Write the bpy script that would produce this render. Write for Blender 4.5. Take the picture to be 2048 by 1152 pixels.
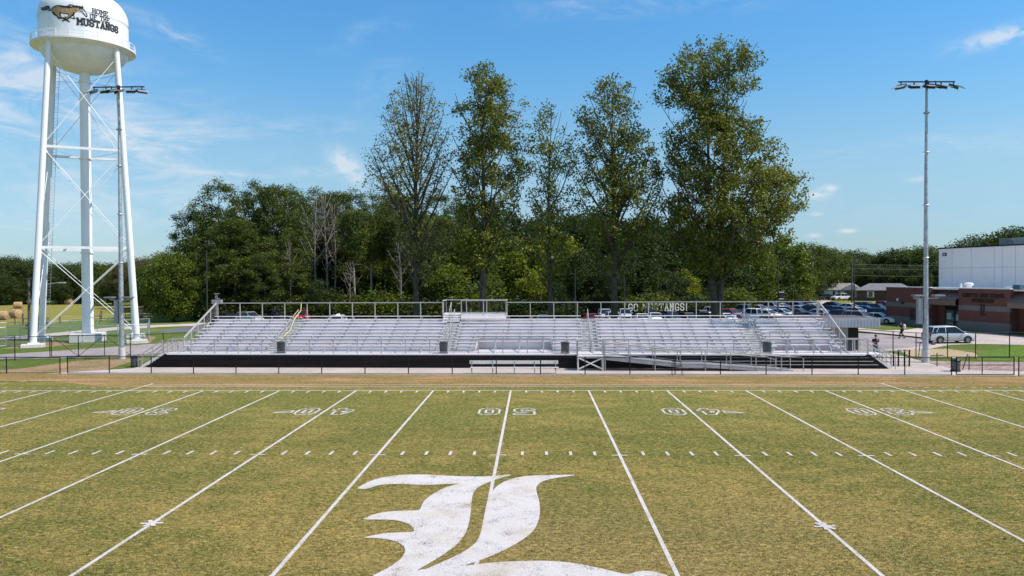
import bpy, bmesh, math, random
import numpy as np
from mathutils import Vector, Matrix, noise

R = math.radians
for o in list(bpy.data.objects):
    bpy.data.objects.remove(o)
SC = bpy.context.scene
COL = SC.collection

# ------------------------------------------------------------------ camera
F_PX, CAM_H, YAW, PITCH, ROLL = 1537.72, 6.7675, -0.0279129, 0.0159454, -0.00452476
CAM = Vector((1.3603, -45.1045, CAM_H))
_s, _c = math.sin(YAW), math.cos(YAW)
_sp, _cp = math.sin(PITCH), math.cos(PITCH)
FWD = Vector((_s * _cp, _c * _cp, -_sp))
_r0 = Vector((_c, -_s, 0)); _u0 = _r0.cross(FWD)
_cr, _sr = math.cos(ROLL), math.sin(ROLL)
RGT = _r0 * _cr + _u0 * _sr
UPV = _u0 * _cr - _r0 * _sr
cam_d = bpy.data.cameras.new('camera'); cam = bpy.data.objects.new('camera', cam_d); COL.objects.link(cam)
M = Matrix((RGT, UPV, -FWD)).transposed().to_4x4(); M.translation = CAM
cam.matrix_world = M
cam_d.sensor_width = 36; cam_d.lens = F_PX / 2048 * 36
cam_d.clip_start = 0.5; cam_d.clip_end = 9000
SC.camera = cam

def ray(px, py):
    return RGT * ((px - 1024) / F_PX) - UPV * ((py - 576) / F_PX) + FWD
def at_z(px, py, z=0.0):                     # real place of a photo point that lies at height z
    d = ray(px, py); t = (z - CAM_H) / d.z
    return CAM + d * t
def at_y(px, py, Y):                         # real place of a photo point that lies at depth Y
    d = ray(px, py); t = (Y - CAM.y) / d.y
    return CAM + d * t

# ------------------------------------------------------------------ light
SUN_AZ, SUN_EL = 101.5, 53                      # azimuth clockwise from +Y
sd = Vector((math.sin(R(SUN_AZ)) * math.cos(R(SUN_EL)), math.cos(R(SUN_AZ)) * math.cos(R(SUN_EL)), math.sin(R(SUN_EL))))
sl = bpy.data.lights.new('sun', 'SUN'); sl.energy = 3.8; sl.angle = R(0.5); sl.color = (1.0, 0.95, 0.87)
so = bpy.data.objects.new('sun', sl); COL.objects.link(so)
so.rotation_euler = sd.to_track_quat('Z', 'Y').to_euler(); so.location = sd * 80

W = bpy.data.worlds.new('World'); SC.world = W; W.use_nodes = True
nt = W.node_tree; nt.nodes.clear()
wout = nt.nodes.new('ShaderNodeOutputWorld'); bg = nt.nodes.new('ShaderNodeBackground')
bg.inputs['Strength'].default_value = 0.15
sky = nt.nodes.new('ShaderNodeTexSky'); sky.sky_type = 'NISHITA'; sky.sun_disc = False
sky.sun_elevation = R(SUN_EL); sky.sun_rotation = R(SUN_AZ); sky.altitude = 250
sky.air_density = 1.0; sky.dust_density = 0.25; sky.ozone_density = 2.6
class NT:                                    # tiny helper to write node maths
    def __init__(s, t): s.t = t
    def m(s, op, a, b=None, c=None, clamp=False):
        n = s.t.nodes.new('ShaderNodeMath'); n.operation = op; n.use_clamp = clamp
        for i, v in enumerate((a, b, c)):
            if v is None: continue
            if isinstance(v, (int, float)): n.inputs[i].default_value = v
            else: s.t.links.new(v, n.inputs[i])
        return n.outputs[0]
    def mix(s, f, a, b):
        n = s.t.nodes.new('ShaderNodeMix'); n.data_type = 'RGBA'
        for i, v in ((0, f), (6, a), (7, b)):
            if isinstance(v, (int, float)): n.inputs[i].default_value = v
            elif isinstance(v, tuple): n.inputs[i].default_value = (*v, 1)
            else: s.t.links.new(v, n.inputs[i])
        return n.outputs[2]
    def noise(s, vec, scale, detail=3, rough=.55, dist=0):
        n = s.t.nodes.new('ShaderNodeTexNoise'); n.inputs['Scale'].default_value = scale
        n.inputs['Detail'].default_value = detail; n.inputs['Roughness'].default_value = rough
        n.inputs['Distortion'].default_value = dist
        if vec is not None: s.t.links.new(vec, n.inputs['Vector'])
        return n.outputs['Fac']
    def ramp(s, f, lo, hi):
        n = s.t.nodes.new('ShaderNodeMapRange'); n.interpolation_type = 'SMOOTHSTEP'
        s.t.links.new(f, n.inputs[0]); n.inputs[1].default_value = lo; n.inputs[2].default_value = hi
        return n.outputs[0]
    def scale(s, vec, sc, rot=(0, 0, 0)):
        n = s.t.nodes.new('ShaderNodeMapping'); n.inputs['Scale'].default_value = sc
        n.inputs['Rotation'].default_value = rot
        s.t.links.new(vec, n.inputs['Vector']); return n.outputs[0]
w = NT(nt)
tc = nt.nodes.new('ShaderNodeTexCoord'); sep = nt.nodes.new('ShaderNodeSeparateXYZ')
nt.links.new(tc.outputs['Generated'], sep.inputs[0])
az = w.m('ARCTAN2', sep.outputs[0], sep.outputs[1]); el = w.m('ARCSINE', sep.outputs[2])
def blob(px, py, wpx, hpx, amt, slant=0.0):  # a cloud at a compass direction and height above the horizon
    d = ray(px, py).normalized(); a0 = math.atan2(d.x, d.y); e0 = math.asin(d.z)
    da = w.m('SUBTRACT', az, a0); de = w.m('SUBTRACT', w.m('SUBTRACT', el, e0), w.m('MULTIPLY', da, slant))
    q = w.m('ADD', w.m('POWER', w.m('ABSOLUTE', w.m('DIVIDE', da, wpx / F_PX)), 2), w.m('POWER', w.m('ABSOLUTE', w.m('DIVIDE', de, hpx / F_PX)), 2))
    return w.m('MULTIPLY', w.m('EXPONENT', w.m('MULTIPLY', q, -1)), amt)
cmb = nt.nodes.new('ShaderNodeCombineXYZ'); nt.links.new(az, cmb.inputs[0]); nt.links.new(el, cmb.inputs[1])
dirv = cmb.outputs[0]
wisp = w.noise(w.scale(dirv, (5, 16, 1), (0, 0, 0.25)), 1.6, 7, .62, 1.2)
wisp2 = w.noise(w.scale(dirv, (9, 24, 1), (0, 0, -0.35)), 2.2, 6, .6, .8)
puff = w.noise(w.scale(dirv, (22, 40, 1)), 2.0, 5, .6, .3)
def total(items):
    s_ = None
    for it in items:
        b = blob(*it); s_ = b if s_ is None else w.m('ADD', s_, b)
    return s_
haze_m = total([(30, 225, 190, 125, 1.15), (310, 285, 170, 60, .9), (10, 150, 140, 55, .8), (330, 60, 90, 16, .75, -.35),
                (740, 66, 60, 22, .5, .3), (1300, 5, 240, 26, .55), (620, 252, 150, 16, .55), (120, 430, 520, 70, .45),
                (1750, 300, 190, 13, .45, .12), (1960, 300, 90, 26, .4), (760, 160, 50, 34, .35, .5), (1250, 430, 900, 60, .2)])
puff_m = total([(694, 332, 30, 24, 1.9, -.6), (620, 345, 40, 9, .6), (2010, 70, 62, 13, 1.5, .12), (1657, 376, 15, 6, 1.7),
                (1636, 391, 18, 6.5, 1.7), (1634, 428, 10, 4, 1.3), (1696, 462, 14, 4, 1.4), (1835, 358, 18, 5, 1.1),
                (1628, 471, 12, 4, 1.0), (420, 345, 110, 4, .7, -.02)])
cl1 = w.m('MULTIPLY', w.ramp(wisp, .40, .74), haze_m)
cl1b = w.m('MULTIPLY', w.ramp(wisp2, .45, .8), w.m('MULTIPLY', haze_m, .5))
cl2 = w.m('MULTIPLY', w.ramp(puff, .28, .6), puff_m)
cl = w.m('ADD', w.m('ADD', w.m('MULTIPLY', cl1, .85), cl1b), w.m('MULTIPLY', cl2, .8), clamp=True)
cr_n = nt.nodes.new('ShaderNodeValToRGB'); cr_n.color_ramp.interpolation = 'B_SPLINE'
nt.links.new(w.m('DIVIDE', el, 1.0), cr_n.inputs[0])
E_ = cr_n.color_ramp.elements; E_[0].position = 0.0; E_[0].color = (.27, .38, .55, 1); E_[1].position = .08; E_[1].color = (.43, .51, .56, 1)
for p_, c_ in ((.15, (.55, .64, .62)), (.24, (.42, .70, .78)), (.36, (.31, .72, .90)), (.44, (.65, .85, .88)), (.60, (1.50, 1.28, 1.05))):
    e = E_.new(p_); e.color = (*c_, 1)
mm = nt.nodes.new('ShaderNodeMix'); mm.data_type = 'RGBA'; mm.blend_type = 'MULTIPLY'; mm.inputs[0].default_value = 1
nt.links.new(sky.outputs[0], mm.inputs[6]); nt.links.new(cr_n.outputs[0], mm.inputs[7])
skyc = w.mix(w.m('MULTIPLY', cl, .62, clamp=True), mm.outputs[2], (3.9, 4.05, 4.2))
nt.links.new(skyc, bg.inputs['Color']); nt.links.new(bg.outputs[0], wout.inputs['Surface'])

SC.view_settings.view_transform = 'Standard'; SC.view_settings.look = 'None'
SC.view_settings.exposure = 0.5; SC.view_settings.gamma = 1.0
SC.render.engine = 'CYCLES'
SC.cycles.transparent_max_bounces = 24
SC.cycles.max_bounces = 6

# ------------------------------------------------------------------ materials
MATS = {}
def mat(name, col, rough=.7, metal=0.0, var=0.0, vscale=2.0, col2=None, bump=0.0, bscale=20.0, spec=.5, transl=0.0, island=0.0, emit=None, vs3=None):
    if name in MATS: return MATS[name]
    m = bpy.data.materials.new(name); m.use_nodes = True; t = m.node_tree; q = NT(t)
    b = t.nodes['Principled BSDF']; out = t.nodes['Material Output']
    b.inputs['Base Color'].default_value = (*col, 1); b.inputs['Roughness'].default_value = rough
    b.inputs['Metallic'].default_value = metal; b.inputs['Specular IOR Level'].default_value = spec
    c = None
    tcn = t.nodes.new('ShaderNodeTexCoord')
    if var or col2:
        vec = tcn.outputs['Object']
        if vs3: vec = q.scale(vec, vs3)
        f = q.ramp(q.noise(vec, vscale, 5, .6), .3, .7)
        c = q.mix(f, tuple(x * (1 - var) for x in col), col2 or tuple(min(1, x * (1 + var)) for x in col))
    if island:
        g = t.nodes.new('ShaderNodeNewGeometry')
        h = t.nodes.new('ShaderNodeHueSaturation')
        t.links.new(q.m('ADD', q.m('MULTIPLY', g.outputs['Random Per Island'], .05), .475), h.inputs['Hue'])
        t.links.new(q.m('ADD', q.m('MULTIPLY', g.outputs['Random Per Island'], island * 2), 1 - island), h.inputs['Value'])
        if c is None: h.inputs['Color'].default_value = (*col, 1)
        else: t.links.new(c, h.inputs['Color'])
        c = h.outputs[0]
    if c is not None: t.links.new(c, b.inputs['Base Color'])
    if bump:
        bn = t.nodes.new('ShaderNodeBump'); bn.inputs['Strength'].default_value = bump; bn.inputs['Distance'].default_value = .02
        t.links.new(q.noise(tcn.outputs['Object'], bscale, 4), bn.inputs['Height']); t.links.new(bn.outputs[0], b.inputs['Normal'])
    if transl:
        tr = t.nodes.new('ShaderNodeBsdfTranslucent'); ms = t.nodes.new('ShaderNodeMixShader'); ms.inputs[0].default_value = transl
        if c is not None: 
            hh = t.nodes.new('ShaderNodeHueSaturation'); hh.inputs['Value'].default_value = 1.25; hh.inputs['Saturation'].default_value = 1.1
            t.links.new(c, hh.inputs['Color']); t.links.new(hh.outputs[0], tr.inputs['Color'])
        t.links.new(b.outputs[0], ms.inputs[1]); t.links.new(tr.outputs[0], ms.inputs[2]); t.links.new(ms.outputs[0], out.inputs['Surface'])
    if emit:
        b.inputs['Emission Color'].default_value = (*emit, 1); b.inputs['Emission Strength'].default_value = 1
    MATS[name] = m
    return m

# ------------------------------------------------------------------ mesh builder
class MB:
    def __init__(s): s.v = []; s.f = []
    def add(s, vs, fs):
        n = len(s.v); s.v += [tuple(p) for p in vs]; s.f += [tuple(i + n for i in f) for f in fs]
    def box(s, c, d, rz=0.0, rot=None):
        m = rot or Matrix.Rotation(rz, 3, 'Z'); c = Vector(c); hx, hy, hz = d[0] / 2, d[1] / 2, d[2] / 2
        vs = [c + m @ Vector((x * hx, y * hy, z * hz)) for z in (-1, 1) for y in (-1, 1) for x in (-1, 1)]
        s.add(vs, [(0, 2, 3, 1), (4, 5, 7, 6), (0, 1, 5, 4), (2, 6, 7, 3), (0, 4, 6, 2), (1, 3, 7, 5)]); return s
    def bb(s, x0, x1, y0, y1, z0, z1): return s.box(((x0 + x1) / 2, (y0 + y1) / 2, (z0 + z1) / 2), (abs(x1 - x0), abs(y1 - y0), abs(z1 - z0)))
    def bar(s, a, b, w_, h_, up=(0, 0, 1)):
        a, b = Vector(a), Vector(b); d = b - a; L = d.length
        if L < 1e-6: return s
        d /= L; u = Vector(up)
        if abs(d.dot(u)) > .98: u = Vector((0, 1, 0))
        r = d.cross(u).normalized(); u = r.cross(d)
        s.box((a + b) / 2, (L, w_, h_), rot=Matrix((d, -r, u)).transposed()); return s
    def tube(s, a, b, r0, r1=None, n=8, cap=True):
        a, b = Vector(a), Vector(b); r1 = r0 if r1 is None else r1; d = (b - a)
        if d.length < 1e-6: return s
        d.normalize(); u = Vector((0, 0, 1)) if abs(d.z) < .95 else Vector((1, 0, 0))
        x = d.cross(u).normalized(); y = d.cross(x)
        vs = [];
        for P, r in ((a, r0), (b, r1)):
            for i in range(n):
                t = 2 * math.pi * i / n; vs.append(P + x * (r * math.cos(t)) + y * (r * math.sin(t)))
        fs = [(i, (i + 1) % n, n + (i + 1) % n, n + i) for i in range(n)]
        if cap: fs += [tuple(range(n - 1, -1, -1)), tuple(range(n, 2 * n))]
        s.add(vs, fs); return s
    def path(s, pts, rs, n=6):
        pts = [Vector(p) for p in pts]
        if not isinstance(rs, (list, tuple)): rs = [rs] * len(pts)
        vs = []; fs = []; m = len(pts)
        for k, P in enumerate(pts):
            d = (pts[min(k + 1, m - 1)] - pts[max(k - 1, 0)]).normalized()
            u = Vector((0, 1, 0)) if abs(d.y) < .9 else Vector((1, 0, 0))
            x = d.cross(u).normalized(); y = d.cross(x)
            for i in range(n):
                t = 2 * math.pi * i / n; vs.append(P + x * (rs[k] * math.cos(t)) + y * (rs[k] * math.sin(t)))
        for k in range(m - 1):
            for i in range(n):
                fs.append((k * n + i, k * n + (i + 1) % n, (k + 1) * n + (i + 1) % n, (k + 1) * n + i))
        fs += [tuple(range(n - 1, -1, -1)), tuple(range((m - 1) * n, m * n))]
        s.add(vs, fs); return s
    def prism(s, poly, z0, z1, M_=None):       # poly in xy, z0..z1, optional matrix
        n = len(poly); vs = [Vector((x, y, z0)) for x, y in poly] + [Vector((x, y, z1)) for x, y in poly]
        if M_ is not None: vs = [M_ @ p for p in vs]
        s.add(vs, [tuple(range(n - 1, -1, -1)), tuple(range(n, 2 * n))] + [(i, (i + 1) % n, n + (i + 1) % n, n + i) for i in range(n)]); return s
    def lathe(s, prof, n=24, c=(0, 0, 0)):
        c = Vector(c); vs = []
        for r, z in prof:
            for i in range(n):
                t = 2 * math.pi * i / n; vs.append(c + Vector((r * math.cos(t), r * math.sin(t), z)))
        fs = []
        for k in range(len(prof) - 1):
            for i in range(n):
                fs.append((k * n + i, k * n + (i + 1) % n, (k + 1) * n + (i + 1) % n, (k + 1) * n + i))
        s.add(vs, fs); return s
    def sheet(s, poly, z=0.0): s.add([(p[0], p[1], z) for p in poly], [tuple(range(len(poly)))]); return s
    def build(s, name, m, parent=None, smooth=False, bevel=0.0, loc=None, rz=0.0, tri=False):
        me = bpy.data.meshes.new(name); me.from_pydata(s.v, [], s.f); me.update()
        if tri:
            bm = bmesh.new(); bm.from_mesh(me); bmesh.ops.triangulate(bm, faces=bm.faces[:], quad_method='BEAUTY', ngon_method='EAR_CLIP'); bm.to_mesh(me); bm.free()
        if m is not None: me.materials.append(m)
        o = bpy.data.objects.new(name, me); COL.objects.link(o)
        if smooth:
            me.polygons.foreach_set('use_smooth', [True] * len(me.polygons))
            if smooth != 'all':
                try: me.set_sharp_from_angle(angle=R(40))
                except Exception: pass
        if bevel:
            b = o.modifiers.new('bevel', 'BEVEL'); b.width = bevel; b.segments = 2; b.limit_method = 'ANGLE'; b.angle_limit = R(35)
        if parent is not None: o.parent = parent
        if loc is not None: o.location = loc
        if rz: o.rotation_euler.z = rz
        return o

def tag(o, label=None, cat=None, group=None, kind=None):
    if label: o['label'] = label
    if cat: o['category'] = cat
    if group: o['group'] = group
    if kind: o['kind'] = kind
    return o
def thing(name, label, cat, loc=(0, 0, 0), rz=0.0, group=None):
    o = bpy.data.objects.new(name, None); COL.objects.link(o); o.location = loc; o.rotation_euler = (0, 0, rz)
    o.empty_display_size = .3
    return tag(o, label, cat, group)
def struct(o): o['kind'] = 'structure'; return o
def copy_tree(o, parent=None, override=None):
    c = o.copy(); COL.objects.link(c); c.parent = parent
    if override is not None:
        for s_ in c.material_slots:
            if s_.link == 'OBJECT': s_.material = override
    for ch in [x for x in o.children]: copy_tree(ch, c, override)
    return c

# palette
ALU = mat('aluminium', (.86, .80, .78), .38, .10, var=.06, vscale=3, bump=.05, bscale=60)
ALU_D = mat('aluminium_deck', (.72, .67, .68), .42, .10, var=.14, vscale=1.3, vs3=(.4, 2, 1))
GALV = mat('galvanised_steel', (.42, .44, .46), .5, .6, var=.22, vscale=4)
GALV_L = mat('galvanised_rail', (.44, .42, .39), .5, .15, var=.1, vscale=5)
BLACKM = mat('black_powder_coat', (.008, .008, .009), .6, spec=.25)
DARK = mat('dark_metal', (.035, .037, .042), .5, .4)
WHITEP = mat('white_tank_paint', (.80, .79, .785), .38, 0, var=.06, vscale=1.3, vs3=(1.2, 1.2, .14), bump=.02, bscale=2)
WHITE = mat('white_paint', (.78, .78, .77), .5, var=.04)
GLASS = mat('dark_glass', (.010, .016, .026), .10, 0, spec=.45)
RUBBER = mat('rubber', (.018, .018, .018), .8)
CHROME = mat('chrome_trim', (.6, .6, .6), .2, 1.0)
CONC = mat('concrete', (.46, .42, .38), .85, var=.10, vscale=.6, bump=.2, bscale=30)
BARK = mat('bark', (.070, .055, .042), .9, var=.35, vscale=2.5, bump=.6, bscale=9)
BARK_P = mat('pale_bark', (.30, .26, .22), .9, var=.3, vscale=2)
# ================================================================== ground
def turf(name, a, b, c, sc=(1, 1, 1), patch=None, fine=1.0, cut=(.35, .68), zone=False):
    m = bpy.data.materials.new(name); m.use_nodes = True; t = m.node_tree; q = NT(t); bs = t.nodes['Principled BSDF']
    tcn = t.nodes.new('ShaderNodeTexCoord'); v = q.scale(tcn.outputs['Object'], sc)
    big = q.ramp(q.noise(v, .20, 5, .6, .5), .40, .60)
    mid = q.ramp(q.noise(v, 1.1, 4, .7), .42, .58)
    fin = q.ramp(q.noise(v, 4.5 * fine, 3, .7), .42, .58)
    ff = q.ramp(q.noise(v, 10 * fine, 3, .75), .44, .58)
    f1 = q.m('ADD', q.m('MULTIPLY', big, .34), q.m('ADD', q.m('MULTIPLY', mid, .34), q.m('MULTIPLY', fin, .32)))
    if zone:
        sp_ = t.nodes.new('ShaderNodeSeparateXYZ'); t.links.new(tcn.outputs['Object'], sp_.inputs[0])
        wob = q.m('MULTIPLY', q.m('SUBTRACT', q.noise(tcn.outputs['Object'], .09, 4, .6), .5), 26)
        far_ = q.ramp(q.m('ADD', sp_.outputs[1], wob), -30, -11)
        side = q.ramp(q.m('ABSOLUTE', q.m('ADD', sp_.outputs[0], wob)), 14, 30)
        f1 = q.m('SUBTRACT', f1, q.m('ADD', q.m('MULTIPLY', far_, .34), q.m('MULTIPLY', side, .08)), clamp=True)
    col = q.mix(f1, a, b)
    if zone:
        near_ = q.m('MULTIPLY', q.m('SUBTRACT', 1, q.ramp(q.m('ABSOLUTE', q.m('SUBTRACT', q.m('ADD', sp_.outputs[0], wob), 3)), 3, 12)), q.m('SUBTRACT', 1, q.ramp(sp_.outputs[1], -26, -19)))
        col = q.mix(q.m('MULTIPLY', near_, .5), col, (.27, .19, .075))
        stripe = q.m('GREATER_THAN', q.m('FRACT', q.m('DIVIDE', sp_.outputs[0], 3.66)), .5)
        col = q.mix(q.m('MULTIPLY', stripe, .07), col, (.10, .12, .02))
    col = q.mix(q.m('MULTIPLY', ff, .40), col, c)
    if patch:
        pc, lo, hi, psc = patch
        col = q.mix(q.ramp(q.noise(v, psc, 5, .65, .5), lo, hi), col, pc)
    g = q.ramp(q.noise(q.scale(tcn.outputs['Object'], (.75, 1.2, 1)), 7 * fine, 5, .8), .36, .60)
    gv = q.m('ADD', q.m('MULTIPLY', g, .80), .52)
    h = t.nodes.new('ShaderNodeHueSaturation'); t.links.new(col, h.inputs['Color']); t.links.new(gv, h.inputs['Value'])
    t.links.new(h.outputs[0], bs.inputs['Base Color'])
    bs.inputs['Roughness'].default_value = .95; bs.inputs['Specular IOR Level'].default_value = .1
    bn = t.nodes.new('ShaderNodeBump'); bn.inputs['Strength'].default_value = .9; bn.inputs['Distance'].default_value = .05
    hgt = q.m('ADD', q.noise(tcn.outputs['Object'], 30 * fine, 4, .8), q.m('MULTIPLY', q.noise(tcn.outputs['Object'], 6, 3), .6))
    t.links.new(hgt, bn.inputs['Height']); t.links.new(bn.outputs[0], bs.inputs['Normal'])
    return m
FIELD = turf('field_turf', (.088, .112, .013), (.375, .255, .070), (.50, .37, .155), sc=(.62, 1.1, 1), zone=True)
LAWN = turf('lawn_grass', (.060, .115, .014), (.125, .165, .026), (.20, .24, .07), patch=((.26, .22, .09), .52, .72, .12))
HAYF = turf('hay_field_grass', (.15, .155, .026), (.27, .225, .050), (.34, .28, .10), sc=(.5, 1.6, 1))
BROWN = turf('dry_sideline_turf', (.15, .125, .028), (.31, .20, .070), (.42, .28, .15), sc=(.3, 1.4, 1), patch=((.42, .23, .13), .50, .64, .5))
DIRT = turf('bare_dirt_grass', (.16, .15, .04), (.33, .21, .11), (.42, .30, .2), patch=((.38, .25, .15), .4, .6, .35))
STRAW = turf('straw_cover', (.40, .30, .17), (.55, .42, .26), (.62, .50, .34), patch=((.18, .19, .05), .62, .72, .3))
CHIPS = turf('reddish_gravel', (.17, .11, .095), (.44, .31, .27), (.60, .46, .42), fine=.5)
ASPH = mat('asphalt', (.34, .285, .275), .9, var=.16, vscale=.25, bump=.3, bscale=40)
ASPH2 = mat('lot_asphalt', (.12, .115, .115), .9, var=.22, vscale=.2, bump=.3, bscale=40)
CONC2 = mat('pale_concrete', (.50, .415, .36), .85, var=.10, vscale=.35, bump=.05, bscale=25, col2=(.56, .475, .42))

def paint_mat():
    m = bpy.data.materials.new('field_paint'); m.use_nodes = True; t = m.node_tree; q = NT(t); bs = t.nodes['Principled BSDF']
    tcn = t.nodes.new('ShaderNodeTexCoord'); v = tcn.outputs['Object']
    bs.inputs['Roughness'].default_value = .95; bs.inputs['Specular IOR Level'].default_value = .1
    f = q.ramp(q.noise(v, 40, 4, .8), .3, .7); warm = q.ramp(q.noise(v, .7, 4, .6), .45, .7)
    col = q.mix(warm, (.76, .70, .685), (.68, .58, .49)); col = q.mix(q.m('MULTIPLY', f, .5), col, (.36, .32, .25))
    t.links.new(col, bs.inputs['Base Color'])
    wob = q.noise(v, 1.3, 4, .6); a = q.ramp(q.m('ADD', q.noise(v, 24, 5, .85), q.m('MULTIPLY', q.m('SUBTRACT', wob, .5), .5)), .33, .45)
    t.links.new(a, bs.inputs['Alpha'])
    bn = t.nodes.new('ShaderNodeBump'); bn.inputs['Strength'].default_value = .9; bn.inputs['Distance'].default_value = .04
    t.links.new(q.noise(v, 30, 4, .8), bn.inputs['Height']); t.links.new(bn.outputs[0], bs.inputs['Normal'])
    return m
PAINT = paint_mat()

def S(name, pts, z, m, holes=None):
    o = MB().sheet(pts, z).build(name, m, tri=True); struct(o); return o
def px(*ps): return [tuple(at_z(a, b)[:2]) for a, b in ps]

G = MB(); G.sheet([(-4000, -400), (4000, -400), (4000, 6000), (-4000, 6000)], 0); struct(G.build('ground', LAWN))
S('playing_field', [(-75, -90), (75, -90), (75, 3.9), (-75, 3.9)], .004, FIELD)
S('dry_sideline_strip', [(-25, 1.55), (27, 1.55), (75, 4.4), (75, 6.3), (29, 6.62), (-32, 8.05), (-75, 9.0), (-75, 5.2), (-30, 4.2)], .008, BROWN)
# far left: the mown hay field
S('hay_field', px((-500, 660), (0, 652), (60, 650), (170, 640), (250, 632), (470, 626), (470, 617), (300, 608), (180, 606), (0, 605), (-500, 606)), .006, HAYF)
# roads, pavements, parking lot
S('access_road', px((-500, 738), (0, 719), (113, 717), (240, 713), (300, 710), (430, 701), (470, 672), (330, 686), (240, 693), (113, 702), (0, 709), (-500, 726)), .010, ASPH)
S('side_drive', px((-400, 710), (0, 681), (100, 673), (160, 667), (234, 660), (320, 654), (480, 648), (480, 643), (320, 650), (234, 654), (160, 661), (100, 667), (0, 675), (-400, 700)), .010, CONC2)
S('bare_ground_patch', px((-60, 748), (133, 747), (205, 742), (268, 722), (300, 717), (240, 718), (150, 722), (60, 735)), .008, DIRT)
S('tower_dirt_patch', px((0, 698), (60, 697), (150, 690), (110, 684), (40, 690)), .009, DIRT)
S('tower_dirt_edge', px((255, 690), (300, 686), (312, 674), (298, 672)), .009, DIRT)
MBc = MB(); MBc.sheet([(-33.2, 8.0), (-28.5, 11.2), (-28.6, 23), (32, 21.5), (31.2, 12.5), (33.6, 9.4), (75, 6.9), (75, 6.35), (28.9, 6.62), (-31.3, 8.02)], .012)
struct(MBc.build('concrete_apron', CONC2, tri=True))
bx = MB(); bx.bar((-31.4, 7.95, .03), (29.2, 6.50, .03), .16, .06); struct(bx.build('concrete_curb', mat('curb_concrete', (.55, .54, .52), .85, var=.1)))
S('parking_lot', [(-46, 48), (-46, 73.5), (14, 74.5), (26, 80), (33, 122), (52, 126), (76, 126), (76, 64), (45, 63), (38, 60), (36, 48)], .010, ASPH2)
S('lot_lane', [(40, 62.2), (50, 61.6), (50.5, 63.6), (44, 64.4), (38.6, 63.6)], .014, CONC2)
S('school_road', px((1620, 668), (1716, 667), (1760, 668), (1860, 680), (1872, 690), (1800, 698), (1752, 701), (1650, 705)), .014, ASPH)
S('school_sidewalk', px((1640, 655), (1716, 656), (1768, 661), (1812, 660), (1838, 656), (1865, 657), (2048, 673), (2100, 676), (2300, 690), (2300, 720), (2048, 690), (1960, 688), (1900, 690), (1860, 698), (1760, 704), (1740, 702), (1800, 697), (1868, 690), (1856, 678), (1716, 664.5), (1640, 663)), .018, CONC2)
S('straw_patch', px((1800, 702), (1850, 698), (1895, 698), (1950, 706), (1958, 716), (1860, 716), (1818, 712)), .010, STRAW)
S('gravel_bed', px((1832, 717), (1862, 722), (1955, 724), (2050, 724), (2300, 730), (2300, 746), (2048, 743), (1960, 741), (1905, 738), (1888, 733), (1850, 723)), .014, CHIPS)
S('lawn_panel', px((1950, 706), (2048, 690), (2300, 700), (2300, 728), (2048, 722), (1955, 720)), .008, turf('fresh_lawn', (.085, .17, .018), (.15, .22, .035), (.2, .27, .06)))
cu = MB()
cp = px((1716, 664.5), (1780, 670.5), (1856, 678.5), (1868, 690))
for a, b in zip(cp, cp[1:]): cu.bar((*a, .07), (*b, .07), .22, .16)
struct(cu.build('road_kerb', mat('dark_kerb', (.10, .095, .09), .9, var=.2)))
S('house_lawn', px((1560, 612), (1700, 612), (1900, 610), (1900, 600), (1560, 600)), .006, HAYF)
S('house_drive', px((1590, 612), (1640, 612), (1665, 601), (1610, 600)), .012, CONC2)
lm = MB()
for i in range(26):
    x = -30 + i * 2.75
    if x < 12: lm.bb(x - .05, x + .05, 58, 63, .0, .016)
for i in range(14):
    for yy in (84, 104): lm.bb(38 + i * 2.75 - .05, 38 + i * 2.75 + .05, yy, yy + 5, .0, .016)
struct(lm.build('parking_bay_lines', WHITE))

# ------------------------------------------------------------------ painted field
Y5 = 4.572
L = MB()
def line(x0, y0, x1, y1, w_=.11, z=.012): L.bar((x0, y0, z), (x1, y1, z), w_, .002)
for i in range(-10, 11):
    if abs(i) == 5: line(i * Y5, 3.05, i * Y5, -48.77)
    else: line(i * Y5, 0, i * Y5, -48.77)
struct(L.build('yard_lines', PAINT)); L = MB()
line(-60, 0.02, 60, 0.02, .12, .014); line(-60, -48.77, 60, -48.77, .12, .014)
line(-5 * Y5, 1.75, 5 * Y5, 1.75, .075, .014); line(-5 * Y5 + .06, 2.5, 5 * Y5 - .06, 2.5, .075, .014)
struct(L.build('sidelines', PAINT)); L = MB()
for k in range(-50, 51):
    x = k * .9144
    if k % 5:
        for y in (-16.26 + .3, -32.5 - .3): line(x, y - .3, x, y + .3, .11, .016)
        line(x, -.12, x, -.72, .11, .016); line(x, -48.0, x, -48.6, .11, .016)
    else:
        for y in (-16.26, -32.5): line(x - .3, y, x + .3, y, .10, .0175)
for k in list(range(-45, -25)) + list(range(26, 45)):
    line(k * .9144 - .13, 1.15, k * .9144 + .13, 1.15, .11, .016)
for k in range(3): line(-33.2 + k * .5, 1.9 + k * 1.0, -33.0 + k * .6, 2.2 + k * 1.0, .11, .016)
for sx in (-1, 1):
    for iz, a in enumerate((0.15, 1.35, 2.2)): line(sx * 2 * Y5 - .30 * math.cos(a), -24.38 - .30 * math.sin(a), sx * 2 * Y5 + .30 * math.cos(a), -24.38 + .30 * math.sin(a), .12, .021 + iz * .003)
struct(L.build('hash_marks', PAINT)); L = MB()
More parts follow.
